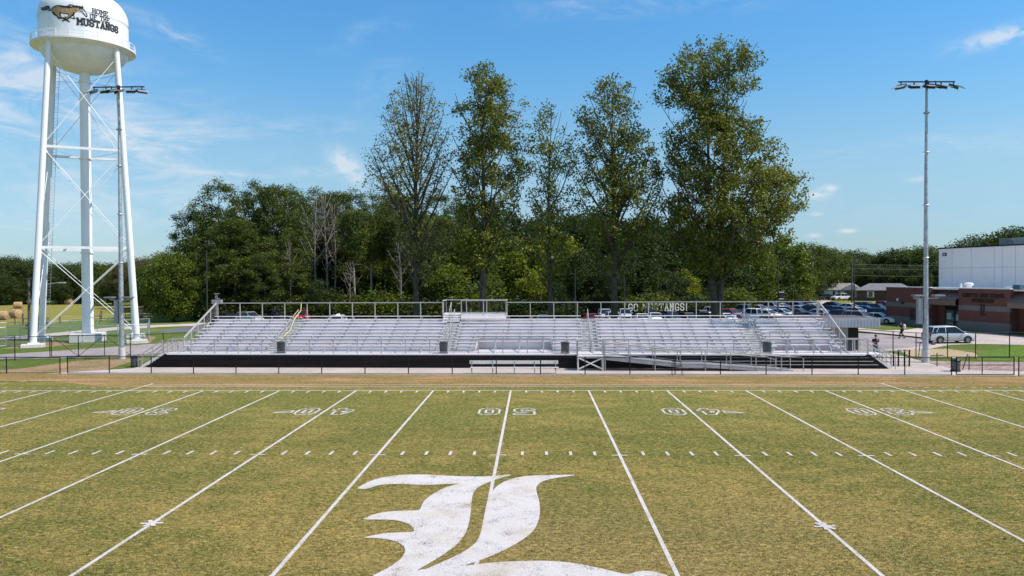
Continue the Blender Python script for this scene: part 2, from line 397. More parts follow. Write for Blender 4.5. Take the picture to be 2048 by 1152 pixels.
DIG = {'5': [[(0, 1.83), (1, 1.83), (1, 1.4), (.42, 1.4), (.42, 1.2), (.75, 1.2), (1, .95), (1, .25), (.75, 0), (.25, 0), (0, .25), (0, .6), (.38, .6), (.38, .4), (.62, .4), (.62, .8), (0, .8)]],
       '3': [[(0, 1.55), (.25, 1.83), (.75, 1.83), (1, 1.58), (1, 1.1), (.85, .93), (1, .75), (1, .25), (.75, 0), (.25, 0), (0, .28), (0, .6), (.36, .6), (.36, .38), (.64, .38), (.64, .72), (.3, .72), (.3, 1.1), (.64, 1.1), (.64, 1.45), (.36, 1.45), (.36, 1.25), (0, 1.25)]],
       '4': [[(.4, 1.83), (.82, 1.83), (.82, .78), (1, .78), (1, .4), (.82, .4), (.82, 0), (.44, 0), (.44, .4), (0, .4), (0, .85)], [(.44, .78), (.44, 1.3), (.22, .78)]],
       '2': [[(0, 1.5), (.25, 1.83), (.75, 1.83), (1, 1.5), (1, 1.0), (.4, .4), (1, .4), (1, 0), (0, 0), (0, .45), (.6, 1.1), (.6, 1.4), (.4, 1.4), (.4, 1.2), (0, 1.2)]],
       '1': [[(.3, 1.83), (.7, 1.83), (.7, 0), (.3, 0)]],
       '0': [[(.25, 1.83), (.75, 1.83), (1, 1.5), (1, .33), (.75, 0), (.25, 0), (0, .33), (0, 1.5)], [(.33, 1.4), (.67, 1.4), (.67, .43), (.33, .43)]]}
def digit(ch, ox, oy, flip):
    for loop in DIG[ch]:
        pts = [(ox - x * flip, oy - y * flip) for x, y in loop]
        for a, b in zip(pts, pts[1:] + pts[:1]):
            d = Vector((b[0] - a[0], b[1] - a[1])); d = d.normalized() * .04 if d.length else d
            L.bar((a[0] - d.x, a[1] - d.y, .012), (b[0] + d.x, b[1] + d.y, .012), .105, .002)
for i in (-8, -6, -4, -2, 0, 2, 4, 6, 8):
    t_ = str(5 - abs(i) // 2); x = i * Y5
    digit(t_, x + 1.38, -6.02, 1); digit('0', x - .36, -6.02, 1)
    digit(t_, x - 1.38, -42.7, -1); digit('0', x + .36, -42.7, -1)
    if i:
        sg = 1 if i > 0 else -1; bx0 = x + sg * 1.6
        tri = [(bx0, -7.3), (bx0, -6.7), (bx0 + sg * .95, -7.3)]
        for a, b in zip(tri, tri[1:] + tri[:1]): L.bar((*a, .012), (*b, .012), .11, .002)
struct(L.build('field_numbers', PAINT))
# the big blackletter L painted at midfield
def cx(ps, sc_, ox, oy): return [tuple(at_z(ox + a / sc_, oy + b / sc_)[:2]) for a, b in ps]
def smooth(ps, n=3):
    for _ in range(n):
        q_ = []
        for i in range(len(ps)):
            a, b = ps[i], ps[(i + 1) % len(ps)]
            q_ += [(a[0] * .75 + b[0] * .25, a[1] * .75 + b[1] * .25), (a[0] * .25 + b[0] * .75, a[1] * .25 + b[1] * .75)]
        ps = q_
    return ps
SCL = 4.096
left_ = [(60, 192), (62, 200), (130, 205), (230, 168), (380, 157), (620, 170), (800, 160), (890, 156), (890, 157), (760, 195), (640, 265), (590, 320), (575, 378), (480, 378), (300, 385), (180, 412), (105, 448), (108, 452), (250, 452), (380, 455), (480, 485), (520, 520), (530, 556), (400, 556), (250, 568), (112, 600), (114, 603), (220, 603), (340, 618), (430, 655), (455, 700), (440, 745), (400, 790), (330, 840), (230, 890), (170, 920), (150, 1000), (480, 1000), (510, 890), (600, 840), (760, 745), (900, 640), (965, 530), (990, 400), (1000, 240), (1050, 185), (1130, 145), (1230, 112), (1318, 90), (1318, 86), (1280, 82), (1180, 95), (1000, 100), (800, 92), (620, 82), (480, 82), (340, 92), (220, 115), (130, 150)]
right_ = [(1845, 90), (1840, 84), (1700, 86), (1500, 90), (1380, 102), (1270, 135), (1190, 185), (1150, 250), (1130, 330), (1100, 460), (1070, 560), (1050, 620), (990, 680), (900, 735), (760, 800), (640, 850), (560, 885), (480, 935), (440, 1000), (760, 1010), (900, 840), (1060, 790), (1200, 735), (1350, 660), (1470, 580), (1530, 510), (1560, 400), (1550, 290), (1520, 200), (1540, 160), (1600, 128), (1720, 105)]
foot_ = [(900, 838), (1200, 800), (1500, 790), (1700, 795), (1860, 815), (2048, 850), (2180, 885), (2280, 905), (2330, 885), (2400, 872), (2500, 880), (2640, 925), (2700, 1010), (2400, 1180), (2000, 1250), (1500, 1200), (1000, 1120), (600, 1150), (100, 1230), (-200, 1300), (-100, 1150), (100, 980), (400, 900), (650, 850)]
lo = MB()
for i, p_ in enumerate((left_, right_, foot_)):
    lo.sheet(smooth(cx(p_, SCL, 700, 930), 2), .0190 + i * .0012)
struct(lo.build('midfield_letter', PAINT, tri=True))
rng = random.Random(4)
lf = MB()
for i in range(150):
    x = rng.uniform(-32, 32); y = rng.uniform(-31, -1); s_ = rng.uniform(.03, .075); a = rng.uniform(0, 6)
    p_ = [(x + s_ * math.cos(a + k * 1.57) * (1 if k % 2 else .5), y + s_ * math.sin(a + k * 1.57) * (1 if k % 2 else .5), .03 + rng.uniform(0, .03)) for k in range(4)]
    lf.add(p_, [(0, 1, 2, 3)])
tag(lf.build('fallen_leaves', mat('dead_leaf', (.09, .05, .02), .9)), 'small dark fallen leaves scattered over the painted turf', 'leaves', kind='stuff')

# standing grass blades over the near turf (skipping the paint)
def inside(P, poly):
    x, y = P[:, 0], P[:, 1]; r_ = np.zeros(len(P), bool); n_ = len(poly)
    for i in range(n_):
        (x0, y0), (x1, y1) = poly[i], poly[(i + 1) % n_]
        if y0 == y1: continue
        c = ((y0 > y) != (y1 > y)) & (x < (x1 - x0) * (y - y0) / (y1 - y0) + x0); r_ ^= c
    return r_
rs = np.random.RandomState(11); N = 230000
gy = -32.5 + 22 * rs.uniform(size=N) ** 1.35; half = (gy + 45.1) * .70 + 1; gx = 1.1 + half * rs.uniform(-1, 1, N)
P = np.stack([gx, gy], 1); keep = np.ones(N, bool)
for p_ in (left_, right_, foot_): keep &= ~inside(P, smooth(cx(p_, SCL, 700, 930), 1)) | (rs.uniform(size=N) < .05)
keep &= (np.abs((gx / Y5 + .5) % 1 - .5) * Y5 > .075) | (rs.uniform(size=N) < .2)
P = P[keep]; N = len(P); a = rs.uniform(0, 6.28, N); hgt = rs.uniform(.012, .04, N); wd = rs.uniform(.008, .02, N); ln_ = rs.uniform(-.05, .05, (N, 2))
v = np.zeros((N, 3, 3)); v[:, 0, 0] = P[:, 0] - np.cos(a) * wd; v[:, 0, 1] = P[:, 1] - np.sin(a) * wd; v[:, 1, 0] = P[:, 0] + np.cos(a) * wd; v[:, 1, 1] = P[:, 1] + np.sin(a) * wd
v[:, 2, :2] = P + ln_; v[:, 2, 2] = hgt; v[:, :2, 2] = .003
me = bpy.data.meshes.new('grass_blades'); me.vertices.add(N * 3); me.vertices.foreach_set('co', v.reshape(-1).astype(np.float32)); me.loops.add(N * 3)
me.loops.foreach_set('vertex_index', np.arange(N * 3, dtype=np.int32)); me.polygons.add(N); me.polygons.foreach_set('loop_start', np.arange(0, N * 3, 3, dtype=np.int32)); me.update(calc_edges=True)
me.materials.append(mat('grass_blade', (.15, .16, .03), .8, var=.35, vscale=1.2, col2=(.38, .28, .10), island=.35, transl=.3))
go = bpy.data.objects.new('grass_blades', me); COL.objects.link(go); tag(go, 'short dry and green grass blades standing on the near half of the field', 'grass', kind='stuff')

# far wooded ridge on the horizon
hm = MB(); n = 90; vs = []; fs = []
for j in range(5):
    for i in range(n):
        a = -1.1 + 2.2 * i / (n - 1); d = 1500 + j * 260
        prof = [0, .8, 1, .8, .2][j]
        hgt = (36 + 9 * noise.noise(Vector((a * 5, j * .4, 3))) + 2.5 * noise.noise(Vector((a * 45, j, 7)))) * prof * d / 1900
        vs.append((CAM.x + d * math.sin(a), CAM.y + d * math.cos(a), hgt - (3 if j == 0 else 0)))
for j in range(4):
    for i in range(n - 1): fs.append((j * n + i, j * n + i + 1, (j + 1) * n + i + 1, (j + 1) * n + i))
hm.add(vs, fs); struct(hm.build('far_hills', mat('far_wooded_hills', (.055, .075, .06), .95, var=.4, vscale=.02), smooth='all'))
# ================================================================== lettering
FONT = {
 'A': [[(.5, 0), (2, 6)], [(2, 6), (3.5, 0)], [(1, 2), (3, 2)], [(-.1, 0), (1.2, 0)], [(2.8, 0), (4.1, 0)]],
 'E': [[(.6, 0), (.6, 6)], [(0, 6), (3.6, 6), (3.6, 4.8)], [(.6, 3.1), (2.6, 3.1)], [(0, 0), (3.6, 0), (3.6, 1.2)]],
 'F': [[(.7, 0), (.7, 6)], [(0, 6), (3.6, 6), (3.6, 4.8)], [(.7, 3.1), (2.7, 3.1)], [(0, 0), (1.6, 0)]],
 'G': [[(3.5, 4.4), (3.5, 5.2), (2.7, 6), (1.2, 6), (.4, 5.2), (.4, .8), (1.2, 0), (2.7, 0), (3.5, .8), (3.5, 2.6), (2.0, 2.6)]],
 'H': [[(.6, 0), (.6, 6)], [(3.4, 0), (3.4, 6)], [(.6, 3), (3.4, 3)], [(0, 0), (1.3, 0)], [(0, 6), (1.3, 6)], [(2.7, 0), (4, 0)], [(2.7, 6), (4, 6)]],
 'I': [[(1, 0), (1, 6)], [(.2, 0), (1.8, 0)], [(.2, 6), (1.8, 6)]],
 'L': [[(.7, 0), (.7, 6)], [(0, 6), (1.5, 6)], [(0, 0), (3.6, 0), (3.6, 1.6)]],
 'M': [[(.6, 0), (.6, 6)], [(.6, 6), (2.3, 2.6), (4, 6)], [(4, 0), (4, 6)], [(0, 0), (1.3, 0)], [(3.3, 0), (4.6, 0)], [(-.1, 6), (.8, 6)], [(3.8, 6), (4.7, 6)]],
 'N': [[(.6, 0), (.6, 6)], [(.6, 6), (3.3, 0)], [(3.3, 0), (3.3, 6)], [(0, 0), (1.3, 0)], [(-.1, 6), (.8, 6)], [(2.7, 6), (4, 6)]],
 'O': [[(1.2, 0), (2.7, 0), (3.5, .8), (3.5, 5.2), (2.7, 6), (1.2, 6), (.4, 5.2), (.4, .8), (1.2, 0)]],
 'R': [[(.6, 0), (.6, 6)], [(0, 6), (2.7, 6), (3.4, 5.3), (3.4, 3.7), (2.7, 3), (.6, 3)], [(2.2, 3), (3.5, 0)], [(0, 0), (1.3, 0)], [(3, 0), (4, 0)]],
 'S': [[(3.4, 4.4), (3.4, 5.2), (2.6, 6), (1.2, 6), (.4, 5.2), (.4, 3.9), (1.2, 3.1), (2.6, 2.9), (3.4, 2.1), (3.4, .8), (2.6, 0), (1.2, 0), (.4, .8), (.4, 1.6)]],
 'T': [[(2, 0), (2, 6)], [(.2, 4.8), (.2, 6), (3.8, 6), (3.8, 4.8)], [(1.3, 0), (2.7, 0)]],
 'U': [[(.6, 6), (.6, .8), (1.3, 0), (2.7, 0), (3.4, .8), (3.4, 6)], [(0, 6), (1.2, 6)], [(2.8, 6), (4, 6)]],
 'Y': [[(.4, 6), (2, 3), (3.6, 6)], [(2, 3), (2, 0)], [(1.3, 0), (2.7, 0)], [(-.1, 6), (1, 6)], [(3, 6), (4.1, 6)]],
 'C': [[(3.5, 4.4), (3.5, 5.2), (2.7, 6), (1.2, 6), (.4, 5.2), (.4, .8), (1.2, 0), (2.7, 0), (3.5, .8), (3.5, 1.6)]],
 '!': [[(1, 1.8), (1, 6)], [(1, 0), (1, .5)]], ' ': []}
WID = {'I': 2.0, '!': 2.0, ' ': 2.4, 'M': 4.6}
def layout(txt, gap=.9):
    x = 0; out = []
    for ch in txt:
        for st in FONT[ch]: out.append([(x + a, b) for a, b in st])
        x += WID.get(ch, 4.0) + gap
    return out, x - gap
def stroke_quads(st, hw):
    qs = []
    for a, b in zip(st, st[1:]):
        dx, dy = b[0] - a[0], b[1] - a[1]; L_ = math.hypot(dx, dy)
        if L_ < 1e-6: continue
        dx, dy = dx / L_, dy / L_
        a2 = (a[0] - dx * hw * .8, a[1] - dy * hw * .8); b2 = (b[0] + dx * hw * .8, b[1] + dy * hw * .8)
        qs.append([(a2[0] - dy * hw, a2[1] + dx * hw), (a2[0] + dy * hw, a2[1] - dx * hw), (b2[0] + dy * hw, b2[1] - dx * hw), (b2[0] - dy * hw, b2[1] + dx * hw)])
    return qs
def text_on(mb, txt, width, height, mapf, hw=.45, gap=.9, thick=.02):
    """letters as real slabs: mapf(u, v, outward) gives a point of the wall"""
    sts, wd = layout(txt, gap); k = 0
    for st in sts:
        for q_ in stroke_quads(st, hw):
            k += 1; e = (k % 5) * .0012
            n0 = []
            for (u, v) in q_: n0.append((u / wd * width, v / 6 * height))
            # subdivide along the long side so that the slab follows a curved wall
            A0, A1, B1, B0 = n0; seg = 4
            for s_ in range(seg):
                t0, t1 = s_ / seg, (s_ + 1) / seg
                c = [(A0[0] + (B0[0] - A0[0]) * t0, A0[1] + (B0[1] - A0[1]) * t0), (A1[0] + (B1[0] - A1[0]) * t0, A1[1] + (B1[1] - A1[1]) * t0),
                     (A1[0] + (B1[0] - A1[0]) * t1, A1[1] + (B1[1] - A1[1]) * t1), (A0[0] + (B0[0] - A0[0]) * t1, A0[1] + (B0[1] - A0[1]) * t1)]
                f = [mapf(u, v, thick + e) for u, v in c]; b = [mapf(u, v, 0) for u, v in c]
                mb.add(f + b, [(0, 1, 2, 3), (7, 6, 5, 4), (0, 4, 5, 1), (1, 5, 6, 2), (2, 6, 7, 3), (3, 7, 4, 0)])

def letters_on(txt, width, height, mapf, hw, gap, thick, name, m_, parent):
    """one mesh per letter"""
    wd = layout(txt, gap)[1]; x = 0; k = width / wd
    for ch in txt:
        cw = WID.get(ch, 4.0)
        if ch != ' ':
            b = MB(); x0 = x * k; text_on(b, ch, cw * k, height, lambda u, v, o_, x0=x0: mapf(u + x0, v, o_), hw, gap, thick); b.build(name, m_, parent)
        x += cw + gap

# ================================================================== water tower
TD = 81.5
_T = CAM + (RGT * (-45.0 / 1) + FWD * TD)
TX, TY = _T.x, _T.y
_rv = Vector((RGT.x, RGT.y, 0)).normalized(); _fv = Vector((FWD.x, FWD.y, 0)).normalized()
def corner(k, r):
    a = R(252 + 90 * k); p = _rv * (r * math.cos(a)) + _fv * (r * math.sin(a)); return p
tw = thing('water_tower', 'tall white four-legged water tower with a running horse and lettering on its tank', 'water tower', (TX, TY, 0))
RT = 4.22; ZB = 30.85; ZT = 33.9
prof = []
for i in range(13):
    a = math.pi / 2 * (i / 12); prof.append((max(.02, RT * math.sin(a)), ZB - 3.3 * math.cos(a) ** .9 if i < 12 else ZB))
prof = [(.02, ZB - 2.56)] + [(RT * math.sin(math.pi / 2 * i / 14), ZB - 2.55 * math.cos(math.pi / 2 * i / 14)) for i in range(1, 15)]
prof += [(RT, ZB + 1.5), (RT, ZT - .01)]
for i in range(1, 13):
    a = math.pi / 2 * i / 12; prof.append((max(.02, RT * math.cos(a) ** .85), ZT + 2.9 * math.sin(a)))
tank = MB().lathe(prof, 72).build('tank', WHITEP, tw, smooth='all')
seam = MB()
for z in (ZB + 2.6, ZT - .3):
    seam.lathe([(RT + .004, z - .03), (RT + .022, z - .02), (RT + .022, z + .02), (RT + .004, z + .03)], 72)
seam.build('weld_seam', mat('weld_paint', (.66, .66, .67), .5), tank)
bal = MB(); ZF = ZB - .12
bal.lathe([(RT - .05, ZF - .05), (RT + .70, ZF - .05), (RT + .70, ZF + .12), (RT + .65, ZF + .12), (RT + .65, ZF), (RT - .05, ZF)], 64)
bal.lathe([(RT + .63, ZF - .03), (RT - .3, ZF - .5), (RT - .32, ZF - .5), (RT + .4, ZF - .06)], 64)
balc = bal.build('balcony', WHITEP, tw, smooth=True)
rl = MB(); NP = 24
for k in range(NP):
    a = 2 * math.pi * k / NP; c_, s_ = math.cos(a), math.sin(a)
    rl.tube(((RT + .63) * c_, (RT + .63) * s_, ZF), ((RT + .63) * c_, (RT + .63) * s_, ZF + .78), .04, n=6)
for z in (ZF + .78, ZF + .4):
    rl.lathe([((RT + .63) + .03 * math.cos(t), z + .03 * math.sin(t)) for t in [i * math.pi / 3 for i in range(7)]], 72)
rl.build('railing', WHITEP, balc)
col_ = MB().lathe([(.95, .35), (.62, .9), (.56, 1.3), (.53, 12), (.5, ZB - 2.45)], 28).build('riser_column', WHITEP, tw, smooth='all')
cr_ = MB()
for z in (ZB - 3.5, 19.3, 9.4): cr_.lathe([(.5, z - .1), (.64, z - .06), (.64, z + .06), (.5, z + .1)], 28)
cr_.build('collar', WHITEP, tw)
MB().box((0, 0, .45), (3.0, 3.0, .9), rz=R(20)).build('pedestal', mat('footing_concrete', (.66, .64, .62), .8, var=.12), tw, bevel=.03)
RB, RTOP = 6.5, 4.25
tops = []
def legpt(k, z):
    t = z / (ZB - .1); r = RB + (RTOP - RB) * t; p = corner(k, r); return Vector((p.x, p.y, z))
for k in range(4):
    b0 = legpt(k, .35); t0 = legpt(k, ZB + .1)
    lg = MB().tube(b0, t0, .31, .27, n=24).build('leg', WHITEP, tw, smooth=True)
    MB().box((b0.x, b0.y, .36), (.95, .95, .12), rz=R(30)).build('base_plate', WHITEP, lg)
    MB().box((b0.x, b0.y, .14), (2.0, 2.0, .32), rz=R(30)).build('footing', MATS['footing_concrete'], tw, bevel=.03)
for z in (9.8, 19.9):
    for k in range(4):
        MB().bar(legpt(k, z), legpt((k + 1) % 4, z), .16, .26).build('strut', WHITEP, tw)
rd = MB()
for z0, z1 in ((.9, 9.6), (10.0, 19.7), (20.1, 29.6)):
    for k in range(4):
        for a, b in ((k, k + 1), (k + 1, k)):
            MB().tube(legpt(a % 4, z0), legpt(b % 4, z1), .035, n=6).build('brace_rod', WHITEP, tw)
for z in (19.3, ZB - 3.5):
    for k in range(4): rd.tube((0, 0, z), legpt(k, z + .5), .022, n=5)
rd.build('tie_rods', GALV_L, tw)
ld = MB()
la = legpt(3, 1.5) + Vector((.42, .2, 0)); lb = legpt(3, ZB) + Vector((.42, .2, 0))
for s_ in (-.2, .2): ld.tube(la + Vector((s_, 0, 0)), lb + Vector((s_, 0, 0)), .022, n=5)
for i in range(90):
    p_ = la.lerp(lb, i / 89); ld.tube(p_ + Vector((-.2, 0, 0)), p_ + Vector((.2, 0, 0)), .014, n=4)
ld.build('ladder', GALV, tw)
ant = MB(); ant.tube(legpt(3, 2) + Vector((-.5, -.3, 0)), legpt(3, 15) + Vector((-.35, -.3, 0)), .05, n=6); ant.build('conduit', WHITEP, tw)
# lettering: wall map of the tank  (u metres to the right, v metres up)
def cyl_hit(px_, py_, r=RT):
    d = ray(px_, py_); o = CAM - Vector((TX, TY, 0))
    a = d.x ** 2 + d.y ** 2; b = 2 * (o.x * d.x + o.y * d.y); c = o.x ** 2 + o.y ** 2 - r * r
    t = (-b - math.sqrt(max(0, b * b - 4 * a * c))) / (2 * a); p = o + d * t
    return math.atan2(p.y, p.x), p.z
def tankmap(th0, z0):
    def f(u, v, o_):
        th = th0 + u / RT; r = RT + .012 + o_; return (r * math.cos(th), r * math.sin(th), z0 + v)
    return f
LETB = mat('black_lettering', (.012, .012, .013), .5)
for txt, x0, y0, x1, y1, h_, hw_ in (('HOME', 184.7, 25.0, 216, 32.9, .43, .40), ('OF THE', 180.3, 36.6, 219, 46, .46, .40), ('MUSTANGS', 154.3, 46.9, 236, 67.9, .62, .62)):
    a0, z0 = cyl_hit(x0, y0); a1, z1 = cyl_hit(x1, y1); wdt = (a1 - a0) * RT
    print('TANK', txt, round(a0, 3), round(a1, 3), round(z0, 2), round(z1, 2), round(wdt, 2))
    letters_on(txt, wdt, h_, tankmap(a0, (z0 + z1) / 2), hw_, .7, .03, 'letter', LETB, tank)
def tank_patch(loop, sc_, off, m_, name, parent):
    """outline traced on the tank wall, meshed finely so that it follows the curve"""
    bm = bmesh.new(); vs = []
    for a, b in loop:
        th, z = cyl_hit(76 + a / sc_, b / sc_); vs.append(bm.verts.new((th * RT, z, 0)))
    f = bm.faces.new(vs); bmesh.ops.triangulate(bm, faces=[f], ngon_method='EAR_CLIP')
    for _ in range(3):
        es = [e for e in bm.edges if e.calc_length() > .45]
        if es: bmesh.ops.subdivide_edges(bm, edges=es, cuts=1)
        bmesh.ops.triangulate(bm, faces=bm.faces[:])
    for v in bm.verts:
        th = v.co.x / RT; r = RT + off; v.co = Vector((r * math.cos(th), r * math.sin(th), v.co.y))
    me = bpy.data.meshes.new(name); bm.to_mesh(me); bm.free(); me.materials.append(m_)
    o = bpy.data.objects.new(name, me); COL.objects.link(o); o.parent = parent
    return o
TAN = mat('tan_horse_paint', (.36, .23, .10), .5, var=.12, vscale=1.5)
HS = 18.62
body_out = [(110, 262), (180, 275), (260, 240), (370, 205), (420, 225), (445, 290), (450, 330), (480, 335), (540, 270), (640, 205), (740, 188), (830, 190), (1000, 218), (1090, 220), (1090, 190), (1160, 210), (1155, 155), (1280, 170), (1400, 215), (1425, 190), (1500, 225), (1560, 215), (1620, 250), (1650, 200), (1690, 260), (1690, 320), (1760, 390), (1855, 600), (1820, 645), (1770, 630), (1700, 550), (1610, 450), (1540, 410), (1470, 430), (1390, 470), (1360, 540), (1340, 560), (1390, 700), (1380, 720), (1240, 690), (1205, 670), (1130, 720), (1085, 720), (1200, 800), (1195, 825), (1110, 805), (1040, 765), (990, 770), (935, 810), (880, 750), (970, 740), (930, 700), (850, 700), (770, 715), (750, 680), (700, 620), (590, 560), (530, 490), (500, 410), (380, 410), (330, 375), (260, 400), (160, 400), (115, 350)]
body_in = [(520, 360), (580, 300), (680, 235), (780, 225), (860, 280), (1090, 300), (1160, 315), (1300, 285), (1530, 300), (1530, 375), (1400, 380), (1290, 430), (1320, 500), (1250, 555), (1150, 650), (1085, 700), (1030, 690), (1110, 640), (1150, 560), (1130, 500), (1000, 500), (880, 470), (800, 455), (800, 560), (870, 650), (800, 650), (700, 560), (640, 500), (600, 430)]
neck_in = [(1330, 440), (1520, 380), (1560, 330), (1690, 345), (1700, 375), (1600, 385), (1560, 385), (1530, 405), (1440, 430), (1370, 470), (1350, 480)]
hole1 = [(860, 505), (1000, 530), (1110, 540), (1120, 590), (1060, 640), (1010, 600), (990, 590), (1000, 640), (1040, 670), (960, 640), (900, 650), (850, 560)]
hole2 = [(1225, 640), (1320, 600), (1330, 665), (1250, 660)]
face = [(1650, 400), (1730, 440), (1800, 560), (1820, 595), (1770, 570), (1700, 480)]
mane_in = [(1180, 215), (1260, 185), (1300, 215), (1260, 262), (1200, 260)]
horse = tank_patch(body_out, HS, .014, LETB, 'horse_emblem', tank)
for nm_, lp, m_ in (('horse_body', body_in, TAN), ('horse_neck', neck_in, TAN), ('horse_gap', hole1, WHITEP), ('horse_gap', hole2, WHITEP), ('horse_face', face, WHITEP), ('horse_mane', mane_in, TAN), ('horse_tail', [(150, 330), (300, 270), (370, 245), (400, 300), (440, 345), (500, 360), (480, 375), (380, 365), (330, 320), (240, 355), (170, 375)], mat('brown_horse_paint', (.09, .06, .045), .5))):
    tank_patch(lp, HS, .024 if m_ is TAN else .022, m_, nm_, horse if False else tank)

# ================================================================== floodlight masts
def mast(name, base, ztop, label, flip=1, tilt=0, fix=None):
    t = thing(name, label, 'light pole', (base[0], base[1], 0), group='tall floodlight masts beside the stand')
    MB().tube((0, 0, .9), (0, 0, ztop), .21, .085, n=20).build('mast_pole', GALV, t, smooth=True)
    MB().tube((0, 0, 0), (0, 0, .95), .27, .27, n=20).build('mast_base', mat('mast_foot', (.55, .54, .52), .8, var=.1), t, smooth=True)
    arm = MB().bar((-2.15, 0, ztop), (2.15, 0, ztop), .09, .09); arm.tube((0, 0, ztop - .25), (0, 0, ztop + .12), .13, n=10)
    A = arm.build('crossarm', DARK, t); A.rotation_euler.z = tilt
    for i, (x, y, yaw, pit) in enumerate(fix):
        ca, sa = math.cos(tilt), math.sin(tilt)
        f = MB(); X, Y_ = x * ca - y * sa, x * sa + y * ca
        ob = MB()
        ob.prism([(-.38, -.1), (.38, -.1), (.34, .1), (-.34, .1)], -.28, .28, Matrix.Rotation(R(90), 3, 'X').to_4x4())
        o = ob.build('flood_lamp', DARK, t, bevel=.02, loc=(X, Y_, ztop - .38)); o.rotation_euler = (R(pit), 0, yaw)
        v = MB().bar((-.42, -.5, .13), (.42, -.5, .13), .5, .03).bar((-.36, -.30, -.12), (.36, -.30, -.12), .05, .03)
        v.build('lamp_visor', GALV, o)
        MB().bar((X, Y_, ztop), (X, Y_, ztop - .28), .07, .07).build('lamp_bracket', DARK, t)
    lb = MB(); zl = 4.9
    lb.bar((-.9, 0, zl), (.9, 0, zl), .07, .07)
    lb.build('lower_arm', GALV_L, t)
    for sx in (-1, 1):
        o = MB().box((sx * .75, -.35, zl + .22), (.75, .7, .12)).box((sx * .75, -.1, zl + .12), (.4, .3, .14)).build('area_lamp', mat('lamp_grey', (.25, .26, .28), .5, .5), t, bevel=.02)
    MB().box((-.42, .1, 3.9), (.34, .4, 1.9)).build('ballast_box', mat('ballast_grey', (.33, .35, .38), .5, .4), t, bevel=.02)
    cb = MB()
    for z in (8, 12, 16, 19): cb.lathe([(.20, z - .05), (.24, z), (.20, z + .05)], 12)
    cb.build('pole_bands', GALV, t)
    return t
mast('floodlight_mast', (-32.82, 17.72), 22.5, 'grey floodlight mast standing in front of the white water tower', fix=[(-2.0, -.1, R(-50), 28), (-1.0, -.1, R(-15), 20), (-.45, -.25, R(-40), 20), (.1, -.1, R(-35), 24), (1.15, -.1, R(5), 20), (2.0, -.1, R(40), 26)], tilt=R(0))
mast('floodlight_mast', (31.26, 14.37), 21.35, 'grey floodlight mast to the right of the stand, in front of the brick gymnasium', fix=[(-2.0, -.1, R(-48), 26), (-1.0, -.1, R(-6), 20), (.12, -.1, R(8), 22), (.55, -.25, R(35), 22), (1.05, -.1, R(25), 22), (2.0, -.1, R(48), 28)], tilt=R(2))
# ================================================================== the metal stand (bleachers)
BL = thing('bleachers', 'long aluminium bleacher stand with black front skirt, facing the field', 'bleachers', (-.70, 11.05, 0), R(-1.52))
ZD = 1.05; NROW = 10; Y0 = 1.75; RUN = .61; RISE = .22; ZS = 1.48
XE = 24.9
AIS = [(-18.55, .62), (-5.4, .66), (5.55, .68), (18.15, .66)]      # aisle centre, half width (local x is world x + .7 roughly)
AIS = [(a + .75, h) for a, h in AIS]
secs = [(-XE, AIS[0][0] - AIS[0][1]), (AIS[0][0] + AIS[0][1], AIS[1][0] - AIS[1][1]), (AIS[1][0] + AIS[1][1], AIS[2][0] - AIS[2][1]), (AIS[2][0] + AIS[2][1], AIS[3][0] - AIS[3][1]), (AIS[3][0] + AIS[3][1], XE)]
cutL = (-2.35, 3.45); cutR = (19.95, 24.2)          # wheelchair bays, first rows left out
def rowz(i): return ZS + RISE * i
def rowy(i): return Y0 + RUN * i
def spans(x0, x1, cut):
    a, b = cut
    if b <= x0 or a >= x1: return [(x0, x1)]
    out = []
    if a > x0 + .1: out.append((x0, a))
    if b < x1 - .1: out.append((b, x1))
    return out
for si, (x0, x1) in enumerate(secs):
    dk = MB(); br = MB()
    for i in range(NROW):
        for (a, b) in (spans(x0, x1, cutL if i < 3 else (99, 99)) if si != 4 else spans(x0, x1, cutR if i < 2 else (99, 99))):
            y, z = rowy(i), rowz(i)
            if si == 2 and i >= NROW - 1: a = max(a, -.3)     # the press deck takes the top row here
            if b - a < .2: continue
            s_ = MB(); s_.bb(a - .12, b + .12, y, y + .25, z - .045, z)
            s_.build('seat', ALU, BL, bevel=.008)
            if i: dk.bb(a, b, y - .365, y + .25, z - .47, z - .43)                   # foot board in front of and under each seat
            if i < NROW - 1: dk.bb(a, b, y + .236, y + .252, z - .425, z - .425 + RISE)        # riser board
            n_ = max(2, int(round((b - a) / 1.83)) + 1)
            for k in range(n_):
                xx = a + .15 + (b - a - .3) * k / (n_ - 1); br.bb(xx - .04, xx + .04, y + .06, y + .2, z - .36, z - .05)
    dk.build('footboard', ALU_D, BL); br.build('seat_bracket', GALV, BL)
